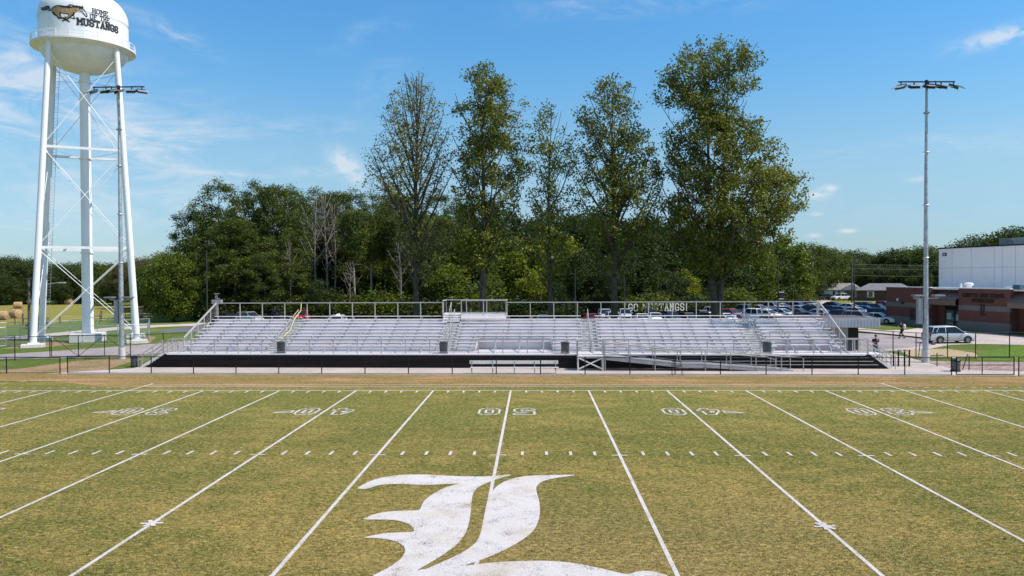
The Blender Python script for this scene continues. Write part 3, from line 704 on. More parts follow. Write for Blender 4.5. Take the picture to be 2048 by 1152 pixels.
# front walkway and the aisles
wk = MB(); wk.bb(-XE - .9, XE + 2.2, .0, Y0 + .26, ZD - .06, ZD)
wk.bb(*cutL, Y0 + .26, Y0 + 3 * RUN + .2, ZD - .06, ZD - .002); wk.bb(cutR[0], cutR[1], Y0 + .26, Y0 + 2 * RUN + .2, ZD - .06, ZD - .002)
for k, (n0, n1) in enumerate(((cutL, 3), (cutR, 2))):
    yb = Y0 + n1 * RUN + .21; wk.bb(n0[0], n0[1], yb, yb + .03, ZD, ZD + .22 * n1 + .05)
wk.build('front_walkway', ALU_D, BL)
for (xc, h) in AIS:
    st = MB(); ed = MB()
    for i in range(1, NROW):
        y, z = rowy(i) - .365, rowz(i) - .43
        for j in (0, 1):
            zz = z - RISE * (j / 2); yy = y - RUN * j / 2
            st.bb(xc - h + .02, xc + h - .02, yy, yy + RUN / 2 + .02, zz - .04 - RISE / 2, zz)
            ed.bb(xc - h + .03, xc + h - .03, yy - .012, yy + .02, zz - .035, zz + .004)
    s0 = st.build('aisle_steps', mat('aisle_alu', (.74, .71, .69), .5, .1, var=.1), BL); ed.build('step_nosing', mat('dark_nosing', (.05, .05, .05), .8), s0)
    for g in range(3):
        i0 = 1 + g * 3; i1 = i0 + 2; hr = MB()
        p0 = Vector((xc, rowy(i0) - .1, rowz(i0) - .4)); p1 = Vector((xc, rowy(i1) - .1, rowz(i1) - .4)); up = Vector((0, 0, .95))
        hr.path([p0, p0 + up, p1 + up, p1], .03, 6); hr.tube(p0 + up * .55, p1 + up * .55, .022, n=6)
        hr.build('aisle_handrail', GALV_L, BL, smooth=True)
# structure under the seats: raking stringers, columns, cross-bracing
uf = MB()
for k in range(28):
    x = -XE + .1 + k * (2 * XE - .2) / 27
    uf.bar((x, .1, ZD - .15), (x, rowy(NROW) + .2, rowz(NROW) - .62), .06, .12)
    for y_ in (.4, 3.0, 5.5, 7.9):
        zt = ZD - .2 + (y_ / 7.9) * 1.85; uf.bar((x, y_, 0), (x, y_, zt), .07, .07)
    uf.bar((x, 3.0, .1), (x, 5.5, 2.0), .04, .04); uf.bar((x, 5.5, .1), (x, 7.9, 2.6), .04, .04)
uf.build('understructure', GALV, BL)
# black skirt cloth at the front, sloping off beside the end stairs
sk = MB(); XT, XB = 25.75, 27.35
MX = Matrix(((1, 0, 0, 0), (0, 0, 1, 0), (0, 1, 0, 0), (0, 0, 0, 1)))
def skirt_mat():
    m = bpy.data.materials.new('black_skirt_cloth'); m.use_nodes = True; t = m.node_tree; q = NT(t); bs = t.nodes['Principled BSDF']
    tcn = t.nodes.new('ShaderNodeTexCoord'); v = q.scale(tcn.outputs['Object'], (.15, 1, 5))
    col = q.mix(q.ramp(q.noise(v, 1.2, 4, .6), .35, .65), (.007, .006, .007), (.020, .015, .015))
    t.links.new(col, bs.inputs['Base Color']); bs.inputs['Roughness'].default_value = .9; bs.inputs['Specular IOR Level'].default_value = .12
    return m
SKM = skirt_mat()
sk.prism([(-27.1, .03), (-XT + .15, ZD - .03), (XT + .3, ZD - .03), (XB, .03)], -.03, -.01, MX)
skirt = sk.build('front_skirt', SKM, BL)
cr2 = MB()
for z in (.30, .55, .80): cr2.bb(9.0 + (3 if z < .4 else 0), XB - .35 - z * 1.35, -.055, -.031, z - .012, z + .012)
cr2.bb(-XT + .3, XT, -.05, .06, ZD - .085, ZD + .02)
cr2.build('skirt_rail', ALU, BL)
# guard rails
def guard(x0, x1, y, zb, zt, n, name='guard_rail', mid=True, yb=None):
    g_ = MB(); yb = y if yb is None else yb
    for k in range(n + 1):
        t_ = k / n; g_.box((x0 + (x1 - x0) * t_, y + (yb - y) * t_, (zb + zt) / 2), (.065, .065, zt - zb))
    g_.bar((x0, y, zt), (x1, yb, zt), .07, .07); g_.bar((x0, y, zb + .12), (x1, yb, zb + .12), .045, .045)
    return g_.build(name, GALV_L, BL)
def wire_mat(name, col, pitch, wid, metal=.4):
    m = bpy.data.materials.new(name); m.use_nodes = True; t = m.node_tree; q = NT(t); bs = t.nodes['Principled BSDF']
    bs.inputs['Base Color'].default_value = (*col, 1); bs.inputs['Roughness'].default_value = .5; bs.inputs['Metallic'].default_value = metal
    uv = t.nodes.new('ShaderNodeUVMap'); sp = t.nodes.new('ShaderNodeSeparateXYZ'); t.links.new(uv.outputs[0], sp.inputs[0])
    fs = []
    for op in ('ADD', 'SUBTRACT'):
        a = q.m(op, sp.outputs[0], sp.outputs[1]); fs.append(q.m('LESS_THAN', q.m('FRACT', q.m('DIVIDE', q.m('ADD', a, 500), pitch)), wid))
    t.links.new(q.m('MAXIMUM', *fs), bs.inputs['Alpha'])
    return m
WIRE_B = wire_mat('black_chain_link', (.012, .012, .013), .07, .075, 0)
WIRE_G = wire_mat('grey_chain_link', (.45, .46, .47), .07, .055)
WIRE_A = wire_mat('stand_mesh_infill', (.50, .50, .52), .05, .055)
def wire_panel(quads, m, parent, name='chain_link_mesh'):
    """quads: list of 4 points (bottom a, bottom b, top b, top a)"""
    vs = []; fs = []; uvs = []
    for q_ in quads:
        n0 = len(vs); vs += [tuple(p) for p in q_]; fs.append((n0, n0 + 1, n0 + 2, n0 + 3))
        L_ = (Vector(q_[1]) - Vector(q_[0])).length
        uvs += [(0, q_[0][2]), (L_, q_[1][2]), (L_, q_[2][2]), (0, q_[3][2])]
    me = bpy.data.meshes.new(name); me.from_pydata(vs, [], fs); u = me.uv_layers.new(name='UVMap')
    for i, c in enumerate(uvs): u.data[i].uv = c
    me.materials.append(m); o = bpy.data.objects.new(name, me); COL.objects.link(o)
    if parent is not None: o.parent = parent
    return o
GZ = 2.12
XLAND = (5.2, 7.05)
def wp(x0, x1, y, z0, z1): wire_panel([((x0, y, z0), (x1, y, z0), (x1, y, z1), (x0, y, z1))], WIRE_A, BL, 'rail_mesh')
guard(-XT + .35, XLAND[0], .04, ZD, GZ, 17); wp(-XT + .35, XLAND[0], .04, ZD + .1, GZ)
guard(XLAND[1], XT + .15, .04, ZD, GZ, 10); wp(XLAND[1], XT + .15, .04, ZD + .1, GZ)
yb_ = rowy(NROW) - .25; zbk = rowz(NROW - 1); ZBK = zbk + 1.10
guard(-XE, -5.65, yb_, zbk - .4, ZBK, 10, 'back_rail'); guard(-.35, XE, yb_, zbk - .4, ZBK, 13, 'back_rail')
bw = MB().bb(-XE, XE, yb_ - .02, yb_ + .0, zbk - .42, zbk - .30); bw.build('back_kickboard', ALU, BL)
for x in (-XE - .12, XE + .12):                       # raking side rails
    g_ = MB(); ys, ye = rowy(0) + .1, yb_
    zs_, ze_ = ZD + 1.05, ZBK
    g_.bar((x, ys, zs_), (x, ye, ze_), .08, .11)
    for k in range(6):
        t_ = k / 5; yy = ys + (ye - ys) * t_; zt_ = zs_ + (ze_ - zs_) * t_; g_.box((x, yy, zt_ - .55), (.06, .06, 1.1))
    g_.build('side_rail', GALV_L, BL)
    wire_panel([((x, ys, zs_ - 1.0), (x, ye, ze_ - 1.0), (x, ye, ze_), (x, ys, zs_))], WIRE_A, BL, 'rail_mesh')
guard(cutL[0] - .05, cutL[1] + .05, Y0 + 3 * RUN + .26, rowz(3) - .42, rowz(3) + .46, 3, 'bay_rail')
guard(cutR[0] - .05, cutR[1] + .1, Y0 + 2 * RUN + .26, rowz(2) - .42, rowz(2) + .52, 3, 'bay_rail')
hp = MB()
for x in (20.6, 22.2, 23.7):
    hp.path([(x, 1.5, ZD), (x, 1.5, ZD + .42), (x + .1, 1.5, ZD + .5), (x + .75, 1.5, ZD + .5), (x + .85, 1.5, ZD + .42), (x + .85, 1.5, ZD)], .025, 6)
hp.build('hoop_rail', GALV, BL, smooth=True)
# press deck over the middle
pd = MB(); PZ = rowz(NROW - 1) + .16; py0, py1 = rowy(NROW - 1) - .1, rowy(NROW - 1) + 1.7
pd.bb(-5.62, -.38, py0, py1, PZ - .08, PZ)
pd.bb(-4.1, -.4, py0 - .35, py0 - .33, PZ - .52, PZ - .10); pd.bb(-4.1, -.4, py0 - .35, py0, PZ - .12, PZ - .09)
pd.bb(-4.1, -.4, py0 - .62, py0 - .37, PZ - .34, PZ - .30)
for k in range(3): pd.bb(-5.6, -4.15, py0 - .55 + .2 * k, py0 - .3 + .2 * k, PZ - .62 + .18 * k, PZ - .52 + .18 * k + .03)
for x in (-5.5, -3.8, -2.1, -.5):
    for y_ in (py0 + .1, py1 - .1): pd.box((x, y_, PZ / 2 - .05), (.08, .08, PZ - .1))
pr_ = pd.build('press_deck', ALU, BL)
gr = MB(); zt = PZ + 1.12
def rails(pts, zb, zt, every=1.9):
    for a, b in zip(pts, pts[1:]):
        L_ = math.dist(a, b); n_ = max(1, round(L_ / every))
        for k in range(n_ + 1):
            t_ = k / n_; gr.box((a[0] + (b[0] - a[0]) * t_, a[1] + (b[1] - a[1]) * t_, (zb + zt) / 2), (.07, .07, zt - zb))
        gr.bar((*a, zt), (*b, zt), .075, .075); gr.bar((*a, zb + .1), (*b, zb + .1), .05, .05)
rails([(-4.1, py0), (-.42, py0), (-.42, py1), (-5.6, py1), (-5.6, py0 - .3)], PZ - .05, zt)
gr.build('press_deck_rail', GALV_L, BL)
wire_panel([((-4.1, py0, PZ), (-.42, py0, PZ), (-.42, py0, zt), (-4.1, py0, zt)), ((-5.6, py1, PZ), (-.42, py1, PZ), (-.42, py1, zt), (-5.6, py1, zt))], WIRE_B, BL, 'rail_mesh')
hr = MB(); hr.path([(-4.95, py0 - .9, PZ - .6), (-4.95, py0 - .9, PZ + .35), (-4.95, py0 + .1, PZ + .95), (-4.95, py0 + .1, PZ)], .035, 6); hr.build('aisle_handrail', GALV_L, BL)
# landing in front of the third aisle, on its own legs with cross-bracing
ln = MB(); yl = -1.45; x0, x1 = XLAND
ln.bb(x0, x1, yl, .02, ZD - .055, ZD - .003); ln.bb(x0 - .02, x1 + .02, yl - .03, yl, ZD - .14, ZD + .01)
for x in (x0 + .05, x1 - .05):
    for y_ in (yl + .04, -.12): ln.box((x, y_, ZD / 2), (.09, .09, ZD))
for y_ in (yl + .01,): ln.bar((x0 + .06, y_, .12), (x1 - .06, y_, ZD - .12), .03, .09); ln.bar((x0 + .06, y_ - .03, ZD - .12), (x1 - .06, y_ - .03, .12), .03, .09)
ln.bar((x0 + .05, yl, .12), (x0 + .05, -.12, ZD - .12), .03, .07)
ln.build('landing', ALU, BL)
gr = MB(); rails([(x0, 0), (x0, yl), (x1, yl)], ZD, GZ, 1.5); gr.box((x1 + .03, yl + .1, (ZD + GZ) / 2), (.07, .07, GZ - ZD)); gr.build('landing_rail', GALV_L, BL)
wire_panel([((x0, yl, ZD), (x1, yl, ZD), (x1, yl, GZ), (x0, yl, GZ)), ((x0, 0, ZD), (x0, yl, ZD), (x0, yl, GZ), (x0, 0, GZ))], WIRE_A, BL, 'rail_mesh')
# access ramp down to the right
rp = MB(); rx0, rx1 = x1, 20.2; ya, yb2 = -1.5, -.25
mid0, mid1 = 12.6, 14.1
def rz_(x):
    zt_ = ZD; zm = .48
    if x <= mid0: return ZD + (zm - ZD) * (x - rx0) / (mid0 - rx0)
    if x <= mid1: return zm
    return zm + (.02 - zm) * (x - mid1) / (rx1 - mid1)
xs = [rx0, mid0, mid1, rx1]
for a, b in zip(xs, xs[1:]):
    rp.bar((a, (ya + yb2) / 2, rz_(a) - .02), (b, (ya + yb2) / 2, rz_(b) - .02), abs(yb2 - ya), .04)
    for y_ in (ya - .02, yb2 + .02): rp.bar((a, y_, rz_(a) - .10), (b, y_, rz_(b) - .10 + (.06 if b == rx1 else 0)), .03, .30 if b != rx1 else .24)
ramp = rp.build('ramp', mat('ramp_alu', (.40, .40, .41), .5, .45, var=.1, bump=.2, bscale=40), BL)
for side, y_, xend in ((0, ya - .04, 20.9), (1, yb2 + .04, 20.4)):
    g_ = MB(); xsn = [rx0 + .1, rx0 + 1.9, 10.8, 12.5, 14.2, 15.9, 17.6, 19.3]
    xsn = [rx0 + .1 + k * 1.75 for k in range(7)] + [19.4]
    for x in xsn: g_.box((x, y_, rz_(x) + .35), (.06, .06, 1.26))
    for x in xsn[::2]: g_.bar((x, y_, 0), (x, y_, rz_(x)), .06, .06)
    top = [(x, y_, rz_(x) + .98) for x in (rx0 + .1, mid0, mid1, 19.4)] + [(xend - .1, y_, .98), (xend, y_, .9), (xend, y_, .03)]
    g_.path(top, .032, 8)
    lo_ = [(x, y_ + (.08 if side == 0 else -.08), rz_(x) + .84) for x in (rx0 + .1, mid0, mid1, 18.2)] + [(18.9, y_ + (.08 if side == 0 else -.08), .85), (19.0, y_ + (.08 if side == 0 else -.08), .8), (19.0, y_ + (.08 if side == 0 else -.08), .2), (18.2, y_ + (.08 if side == 0 else -.08), .2), ]
    g_.path(lo_, .026, 6)
    g_.path([(x, y_, rz_(x) + .14) for x in (rx0 + .1, mid0, mid1, 19.3)], .02, 5)
    g_.build('ramp_rail', GALV_L, BL)
# end stairs
for sgn in (-1, 1):
    s_ = MB(); xt = sgn * (XT + .05 if sgn < 0 else XT + .2); n_ = 6; run = 1.55 / n_
    yA, yB = .05, 1.55
    for k in range(n_):
        xa = xt + sgn * run * k; z = ZD - (k + 1) * ZD / (n_ + 1)
        s_.bb(xa, xa + sgn * (run + .03), yA, yB, z - .04, z)
    for y_ in (yA - .02, yB + .02): s_.bar((xt, y_, ZD - .06), (xt + sgn * 1.62, y_, .06), .04, .18)
    s_.build('end_stairs', ALU, BL)
    for y_ in (yA, yB):
        g_ = MB(); top = Vector((xt, y_, ZD + 1.0)); bot = Vector((xt + sgn * 1.6, y_, 1.0))
        g_.bar(top, bot, .06, .06); g_.bar(top - Vector((0, 0, .33)), bot - Vector((0, 0, .33)), .04, .05); g_.bar(top - Vector((0, 0, .62)), bot - Vector((0, 0, .62)), .04, .04)
        g_.box((top.x, y_, ZD + .5), (.07, .07, 1.0)); g_.box((bot.x, y_, .5), (.07, .07, 1.0)); g_.box(((top.x + bot.x) / 2, y_, 1.0), (.05, .05, 1.0))
        g_.bar(bot, bot + Vector((sgn * .3, 0, 0)), .04, .04); g_.bar(bot + Vector((sgn * .3, 0, 0)), bot + Vector((sgn * .3, 0, -1)), .04, .04)
        g_.build('stair_rail', GALV_L, BL)
    g_ = MB(); xx = sgn * (XE + .9)
    for y_ in (1.62, 2.0): g_.box((xx - sgn * .2, y_, ZD + .5), (.06, .06, 1.0))
    g_.bar((xx + sgn * .02, 1.62, ZD + 1.0), (xx - sgn * .9, 1.62, ZD + 1.0), .06, .06); g_.bar((xx - sgn * .85, 1.62, ZD), (xx - sgn * .85, 1.62, ZD + 1.0), .06, .06)
    g_.build('stair_head_rail', GALV_L, BL)
def bl(x, y, z):                                       # a point of the stand in world space
    return Matrix.Rotation(R(-1.52), 3, 'Z') @ Vector((x, y, z)) + Vector((-.70, 11.05, 0))

# ------------------------------------------------------------------ small things on and by the stand
def bin_(label, loc, grey=False, lid=True):
    t = thing('trash_can', label, 'trash can', loc, group='trash cans around the stand')
    m_ = mat('grey_bin_plastic', (.085, .10, .115), .55, var=.1) if grey else mat('navy_bin_plastic', (.018, .024, .035), .5)
    prof_ = [(.24, 0), (.26, .03), (.29, .72), (.31, .74), (.31, .80), (.28, .80), (.25, .04), (.02, .04)]
    MB().lathe(prof_, 24).build('bin_body', m_, t, smooth=True)
    rb = MB()
    for k in range(8):
        a = k * math.pi / 4; rb.bar((.27 * math.cos(a), .27 * math.sin(a), .08), (.295 * math.cos(a), .295 * math.sin(a), .70), .03, .02)
    rb.build('bin_rib', m_, t)
    lf_ = MB().lathe([(.322, .70), (.33, .80), (.30, .83), (.26, .80), (.02, .76)], 20).build('bin_liner', mat('black_bag', (.01, .01, .012), .3), t, smooth=True)
    MB().lathe([(.30, .0), (.33, .02), (.33, .10), (.28, .13)], 20).build('bin_base', RUBBER, t, smooth=True)
    return t
def bz(px_, py_, Y): p = at_y(px_, py_, Y); return p
for pxx, lab in ((559, 'dark bin on the front walkway at the left aisle of the stand'), (887, 'dark bin on the front walkway below the raised press deck'), (1130, 'dark bin on the front walkway just left of the ramp landing'), (1529, 'dark bin on the front walkway above the lower half of the ramp')):
    p = at_y(pxx, 702, 11.6); p = Vector((p.x, 11.45 - .0265 * p.x, ZD)); bin_(lab, (p.x, p.y, ZD))
p = at_z(270, 734); bin_('grey bin on the concrete at the left end of the stand', (p.x, p.y, .012), True)
p = at_z(1911, 743); bin_('grey bin beside the gravel bed at the right end of the fence', (p.x, p.y, .016), True)

bt = thing('team_bench', 'long silver player bench with backrest in front of the black stand skirt', 'bench', (0.02, 7.72, 0), R(-.5))
MB().bb(-3.05, 3.05, -.05, .24, .42, .465).build('seat', ALU, bt, bevel=.01)
MB().bb(-3.12, 3.02, .30, .335, .66, .90).build('backrest', ALU, bt, bevel=.01)
for x in (-2.95, -1.5, 0, 1.4, 2.85):
    g_ = MB(); g_.bar((x, -.02, 0), (x, .02, .42), .06, .06); g_.bar((x, .30, 0), (x, .2, .42), .05, .05); g_.bar((x, -.05, .03), (x, .35, .03), .05, .05); g_.bar((x, .2, .42), (x, .30, .88), .05, .05); g_.bar((x, .0, .40), (x, .27, .40), .05, .04)
    g_.build('leg', GALV, bt)
p = at_z(1355, 751); hd = thing('metal_stand', 'small black tubular frame standing on the grass in front of the ramp', 'stand', (p.x, p.y, 0), R(4))
g_ = MB()
for y_ in (0, .35):
    g_.path([(-.36, y_ - .1, 0), (-.30, y_, .62), (-.26, y_, .95), (.26, y_, .95), (.30, y_, .62), (.36, y_ - .1, 0)], .018, 6); g_.tube((-.30, y_, .62), (.30, y_, .62), .015, n=5)
g_.build('frame', BLACKM, hd); g_ = MB(); g_.bb(-.28, .28, 0, .36, .93, .96); g_.build('top_shelf', DARK, hd)
# small camera box at the top corner of the stand
cb = thing('camera_unit', 'small grey camera box on the top left corner post of the stand', 'camera', tuple(bl(-XE - .1, yb_ + .1, ZBK)))
MB().box((0, 0, .10), (.85, .3, .35)).build('box', mat('box_grey', (.3, .28, .27), .6), cb, bevel=.02)
g_ = MB(); g_.tube((0, 0, .2), (0, 0, .75), .03); g_.tube((-.14, 0, .35), (-.14, 0, .78), .02); g_.bar((-.25, 0, .80), (.2, 0, .80), .08, .05); g_.bar((-.1, 0, .42), (.25, 0, .36), .06, .05); g_.build('bracket', GALV, cb)
p = bl(-14.0, yb_ - .55, 0)
ys_ = MB(); q0 = bl(AIS[0][0] + .1, yb_, ZBK); pts_ = [q0, bl(AIS[0][0] + .08, yb_ - .1, 3.9), bl(AIS[0][0] + .05, rowy(7), 3.35), bl(AIS[0][0] + .1, rowy(5), 2.45), bl(AIS[0][0] - .05, rowy(3) - .2, 1.95), bl(AIS[0][0] - .3, rowy(2), 1.66)]
tag(ys_.path(pts_, .035, 6).build('yellow_hose', mat('yellow_rubber', (.62, .52, .16), .5), smooth='all'), 'pale yellow hose hanging down the left aisle from the back rail', 'hose')
for xx, lab in ((-14.0, 'white paper bag left on the top row left of the press deck'),):
    pq = bl(xx - .5, rowy(9) + .1, rowz(9))
    m_ = MB(); m_.add([(-.22, -.12, 0), (.22, -.12, 0), (.2, .12, 0), (-.2, .12, 0), (-.12, -.05, .16), (.16, -.04, .2), (.1, .06, .22), (-.1, .07, .18)], [(0, 3, 2, 1), (0, 1, 5, 4), (1, 2, 6, 5), (2, 3, 7, 6), (3, 0, 4, 7), (4, 5, 6, 7)])
    tag(m_.build('paper_bag', WHITE, loc=pq), lab, 'bag')
# ================================================================== fences
def fence(name, label, pts, h, every, m_, wire, group=None, r=.037, mesh=True, bottom=True):
    """a run of chain-link fence: posts, rails and the wire fabric, base points in order"""
    P = [Vector((p[0], p[1], 0)) for p in pts]; o0 = P[0].copy()
    t = thing(name, label, 'fence', o0, group=group); rl_ = MB(); quads = []; posts = [P[0]]
    for a, b in zip(P, P[1:]):
        L_ = (b - a).length; n_ = max(1, round(L_ / every))
        for k in range(1, n_ + 1): posts.append(a + (b - a) * (k / n_))
        A, B = a - o0, b - o0; up = Vector((0, 0, h))
        rl_.tube(A + up, B + up, r * .8, n=6)
        if bottom: rl_.tube(A + up * .07, B + up * .07, r * .45, n=5)
        quads.append((A + up * .04, B + up * .04, B + up, A + up))
    for q_ in posts[:90]:
        MB().tube(q_ - o0, q_ - o0 + Vector((0, 0, h + .04)), r, n=8).build('post', m_, t, smooth=True)
    rl_.build('rail', m_, t, smooth=True)
    if mesh: wire_panel(quads, wire, t)
    return t
def gate(name, label, a, b, h, m_, wire, brace=0, cat='gate'):
    a = Vector((a[0], a[1], 0)); b = Vector((b[0], b[1], 0)); d = b - a; t = thing(name, label, cat, a)
    z0, z1 = Vector((0, 0, .1)), Vector((0, 0, h)); g_ = MB(); o_ = Vector((0, 0, 0))
    for p, q_ in ((o_ + z0, d + z0), (o_ + z1, d + z1), (o_ + z0, o_ + z1), (d + z0, d + z1)): g_.tube(p, q_, .035, n=6)
    if brace == 1: g_.tube(o_ + z1, d + z0, .022, n=5)
    if brace == 2: g_.tube(o_ + z0, d * .5 + z1, .022, n=5); g_.tube(d * .5 + z1, d + z0, .022, n=5); g_.tube(d * .5 + z0, d * .5 + z1, .03, n=5)
    if brace == 3: g_.tube(o_ + z0 + (z1 - z0) * .55, d + z0 + (z1 - z0) * .55, .028, n=5); g_.tube(d * .45 + z0, d * .45 + z1, .03, n=5)
    g_.build('gate_frame', m_, t, smooth=True)
    wire_panel([(z0, d + z0, d + z1, z1)], wire, t)
    return t
FY = lambda x: 7.21 - .0245 * (x + .95)
fence('perimeter_fence', 'low black chain-link fence along the front edge of the concrete in front of the stand', [(-31.4, FY(-31.4)), (29.0, FY(29.0))], 1.22, 3.05, BLACKM, WIRE_B)
fence('perimeter_fence', 'low black chain-link fence continuing past the small gate at the right edge', [(33.3, FY(33.3)), (75, FY(75))], 1.22, 3.05, BLACKM, WIRE_B)
fence('perimeter_fence', 'low black two-rail fence left of the double gate end, beside the far left sideline', [(-75, 9.1), (-32.0, 8.05)], 1.15, 4.0, BLACKM, WIRE_B)
p_ = at_z(1985, 753); q_ = at_z(2018, 753)
gate('gate', 'small black pedestrian gate with a middle rail near the right edge', (29.3, FY(29.3)), (33.0, FY(33)), 1.25, BLACKM, WIRE_B, 3)
gl = px((0, 723), (31, 722)); 
fA = [tuple(at_z(a, b)[:2]) for a, b in ((-300, 733), (30, 721), (100, 717))]
fence('roadside_fence', 'black chain-link fence along the near edge of the asphalt road, far left', fA, 2.0 * .95, 3.2, BLACKM, WIRE_B)
pa, pb_, pc = [tuple(at_z(a, b)[:2]) for a, b in ((103, 716), (157, 714.5), (261, 713))]
gate('gate_leaf', 'narrower black gate leaf with one diagonal brace, by the asphalt road', pa, pb_, 1.85, BLACKM, WIRE_B, 1)
gate('gate_leaf', 'wide black gate leaf with two diagonal braces, behind the left floodlight mast', pb_, pc, 1.85, BLACKM, WIRE_B, 2)
fence('roadside_fence', 'black fence from the wide gate towards the left end of the stand', [pc, tuple(at_z(390, 706)[:2])], 1.85, 3.4, BLACKM, WIRE_B)
# tower compound
cr = [tuple(at_z(a, b)[:2]) for a, b in ((-160, 706), (12, 694), (165, 691), (236, 689), (296, 686))]
fence('compound_fence', 'grey chain-link fence in front of the water tower legs', cr, 1.95, 3.2, GALV, WIRE_G)
cr2_ = [tuple(at_z(a, b)[:2]) for a, b in ((296, 686), (300, 671))]
fence('compound_fence', 'short grey chain-link return at the right corner of the tower compound', cr2_, 1.95, 3, GALV, WIRE_G)
cr3 = [tuple(at_z(a, b)[:2]) for a, b in ((300, 671), (140, 676), (40, 680), (-160, 690))]
fence('compound_fence', 'grey chain-link fence behind the water tower, along the pale drive', cr3, 1.95, 3.2, GALV, WIRE_G)
WOODP = mat('weathered_wood', (.13, .10, .08), .9, var=.25, vscale=3)
def rail_fence(name, label, pts, h, every):
    P = [Vector((p[0], p[1], 0)) for p in pts]; t = thing(name, label, 'fence', P[0]); w_ = MB()
    for a, b in zip(P, P[1:]):
        n_ = max(1, round((b - a).length / every))
        for k in range(n_ + 1):
            q_ = a + (b - a) * (k / n_) - P[0]; MB().tube(q_, q_ + Vector((0, 0, h)), .05, n=6).build('post', WOODP, t)
        for z in (.35, .7, 1.05): w_.tube(a - P[0] + Vector((0, 0, z)), b - P[0] + Vector((0, 0, z)), .012, n=4)
    w_.build('wire', GALV, t); return t
rail_fence('field_fence', 'thin post-and-wire fence along the edge of the hay field', px((-200, 652), (30, 650), (120, 648), (200, 644), (300, 640), (420, 632)), 1.2, 4.5)
for (xa, ya_, xb, yb_2, lab) in ((46, 650, 66, 650, 'dark wooden H-brace at the left edge of the hay field'), (186, 644, 203, 643, 'dark wooden H-brace behind the tower pedestal')):
    a = at_z(xa, ya_); b = at_z(xb, yb_2); t = thing('fence_brace', lab, 'fence post', (a.x, a.y, 0))
    g_ = MB(); d = b - a; g_.tube((0, 0, 0), (0, 0, 1.7), .12); g_.tube(d, d + Vector((0, 0, 1.7)), .12); g_.build('post', WOODP, t); MB().tube((0, 0, .9), d + Vector((0, 0, .9)), .07).build('brace', WOODP, t)
# right side fence rising along the school road
rf_ = [tuple(at_z(a, b)[:2]) for a, b in ((1716, 706), (1786, 713), (1832, 717), (1895, 717), (1951, 717), (2019, 716), (2200, 718))]
fence('school_fence', 'tall black chain-link fence between the stand and the school road, right side', rf_, 2.05, 3.4, BLACKM, WIRE_B)
# barrier of four black posts with a red-tipped bar
a = at_z(1787, 733); b = at_z(1820, 733.5); t = thing('entry_barrier', 'black four-post entry barrier with a red and white top bar, right of the end stairs', 'barrier', (a.x, a.y, 0)); d = b - a
for k in range(4):
    q_ = d * (k / 3) + Vector((0, .1 * (k % 2), 0)); MB().box(q_ + Vector((0, 0, .62)), (.09, .09, 1.24)).build('post', BLACKM, t, bevel=.01)
MB().bar(Vector((-1.4, 0, 1.16)), d + Vector((-.1, 0, 1.16)), .05, .05).build('top_bar', GALV, t)
g_ = MB(); 
for k in (1, 2): g_.bar(d * (k / 3) + Vector((-.1, 0, 1.22)), d * (k / 3) + Vector((.16, 0, 1.22)), .07, .05)
g_.build('red_clamp', mat('red_paint', (.42, .04, .04), .5), t)
MB().bar(Vector((0, 0, .12)), d + Vector((0, 0, .12)), .04, .04).build('bottom_bar', BLACKM, t)
for (xp, yp, hh, lean, lab) in ((1837, 716, 1.25, .12, 'short dark leaning stake beside the mast foot, left of it'), (1874, 733, 1.0, .0, 'dark metal stake with a cross arm behind the gravel bed'), (1925, 740, 1.1, .35, 'leaning dark stake right of the grey bin'), (1938, 741, 1.05, .0, 'upright dark stake right of the leaning one, on the gravel')):
    a = at_z(xp, yp); g_ = MB().tube((0, 0, 0), (lean, 0, hh), .03, n=6)
    if 'cross' in lab: g_.bar((-.45, 0, hh * .8), (.45, 0, hh * .82), .05, .05)
    tag(g_.build('stake', BLACKM, loc=(a.x, a.y, 0)), lab, 'stake')

# ================================================================== gymnasium
def brick_mat(name, c1, c2, mort, sc, bw=.5, bh=.25):
    m = bpy.data.materials.new(name); m.use_nodes = True; t = m.node_tree; q = NT(t); bs = t.nodes['Principled BSDF']
    tcn = t.nodes.new('ShaderNodeTexCoord'); sp = t.nodes.new('ShaderNodeSeparateXYZ'); cm = t.nodes.new('ShaderNodeCombineXYZ')
    t.links.new(tcn.outputs['Object'], sp.inputs[0]); t.links.new(q.m('ADD', sp.outputs[0], sp.outputs[1]), cm.inputs[0]); t.links.new(sp.outputs[2], cm.inputs[1])
    br = t.nodes.new('ShaderNodeTexBrick'); br.inputs['Scale'].default_value = sc; br.inputs['Mortar Size'].default_value = .018
    br.inputs['Brick Width'].default_value = bw; br.inputs['Row Height'].default_value = bh
    br.inputs['Color1'].default_value = (*c1, 1); br.inputs['Color2'].default_value = (*c2, 1); br.inputs['Mortar'].default_value = (*mort, 1)
    t.links.new(cm.outputs[0], br.inputs['Vector'])
    t.links.new(q.mix(q.m('MULTIPLY', q.noise(tcn.outputs['Object'], 1.2, 5), .35), br.outputs[0], tuple(x * .8 for x in c1)), bs.inputs['Base Color'])
    bs.inputs['Roughness'].default_value = .9; return m
BRICK = brick_mat('red_brick', (.185, .056, .040), (.135, .042, .032), (.15, .10, .08), 2.2)
BLOCK = brick_mat('grey_block', (.20, .18, .16), (.17, .155, .14), (.14, .13, .12), 1.6, .6, .3)
BRONZE = mat('bronze_metal_roof', (.24, .165, .14), .45, .35, var=.1, vscale=2)
CREAM = mat('cream_brick', (.30, .28, .26), .9, var=.1)
gA = at_z(1772, 647); gym = thing('gymnasium', 'red brick school gymnasium with grey stone bands, bronze awnings and a white upper hall', 'building', (gA.x, gA.y, 0), math.atan2(-.96681, .25549))
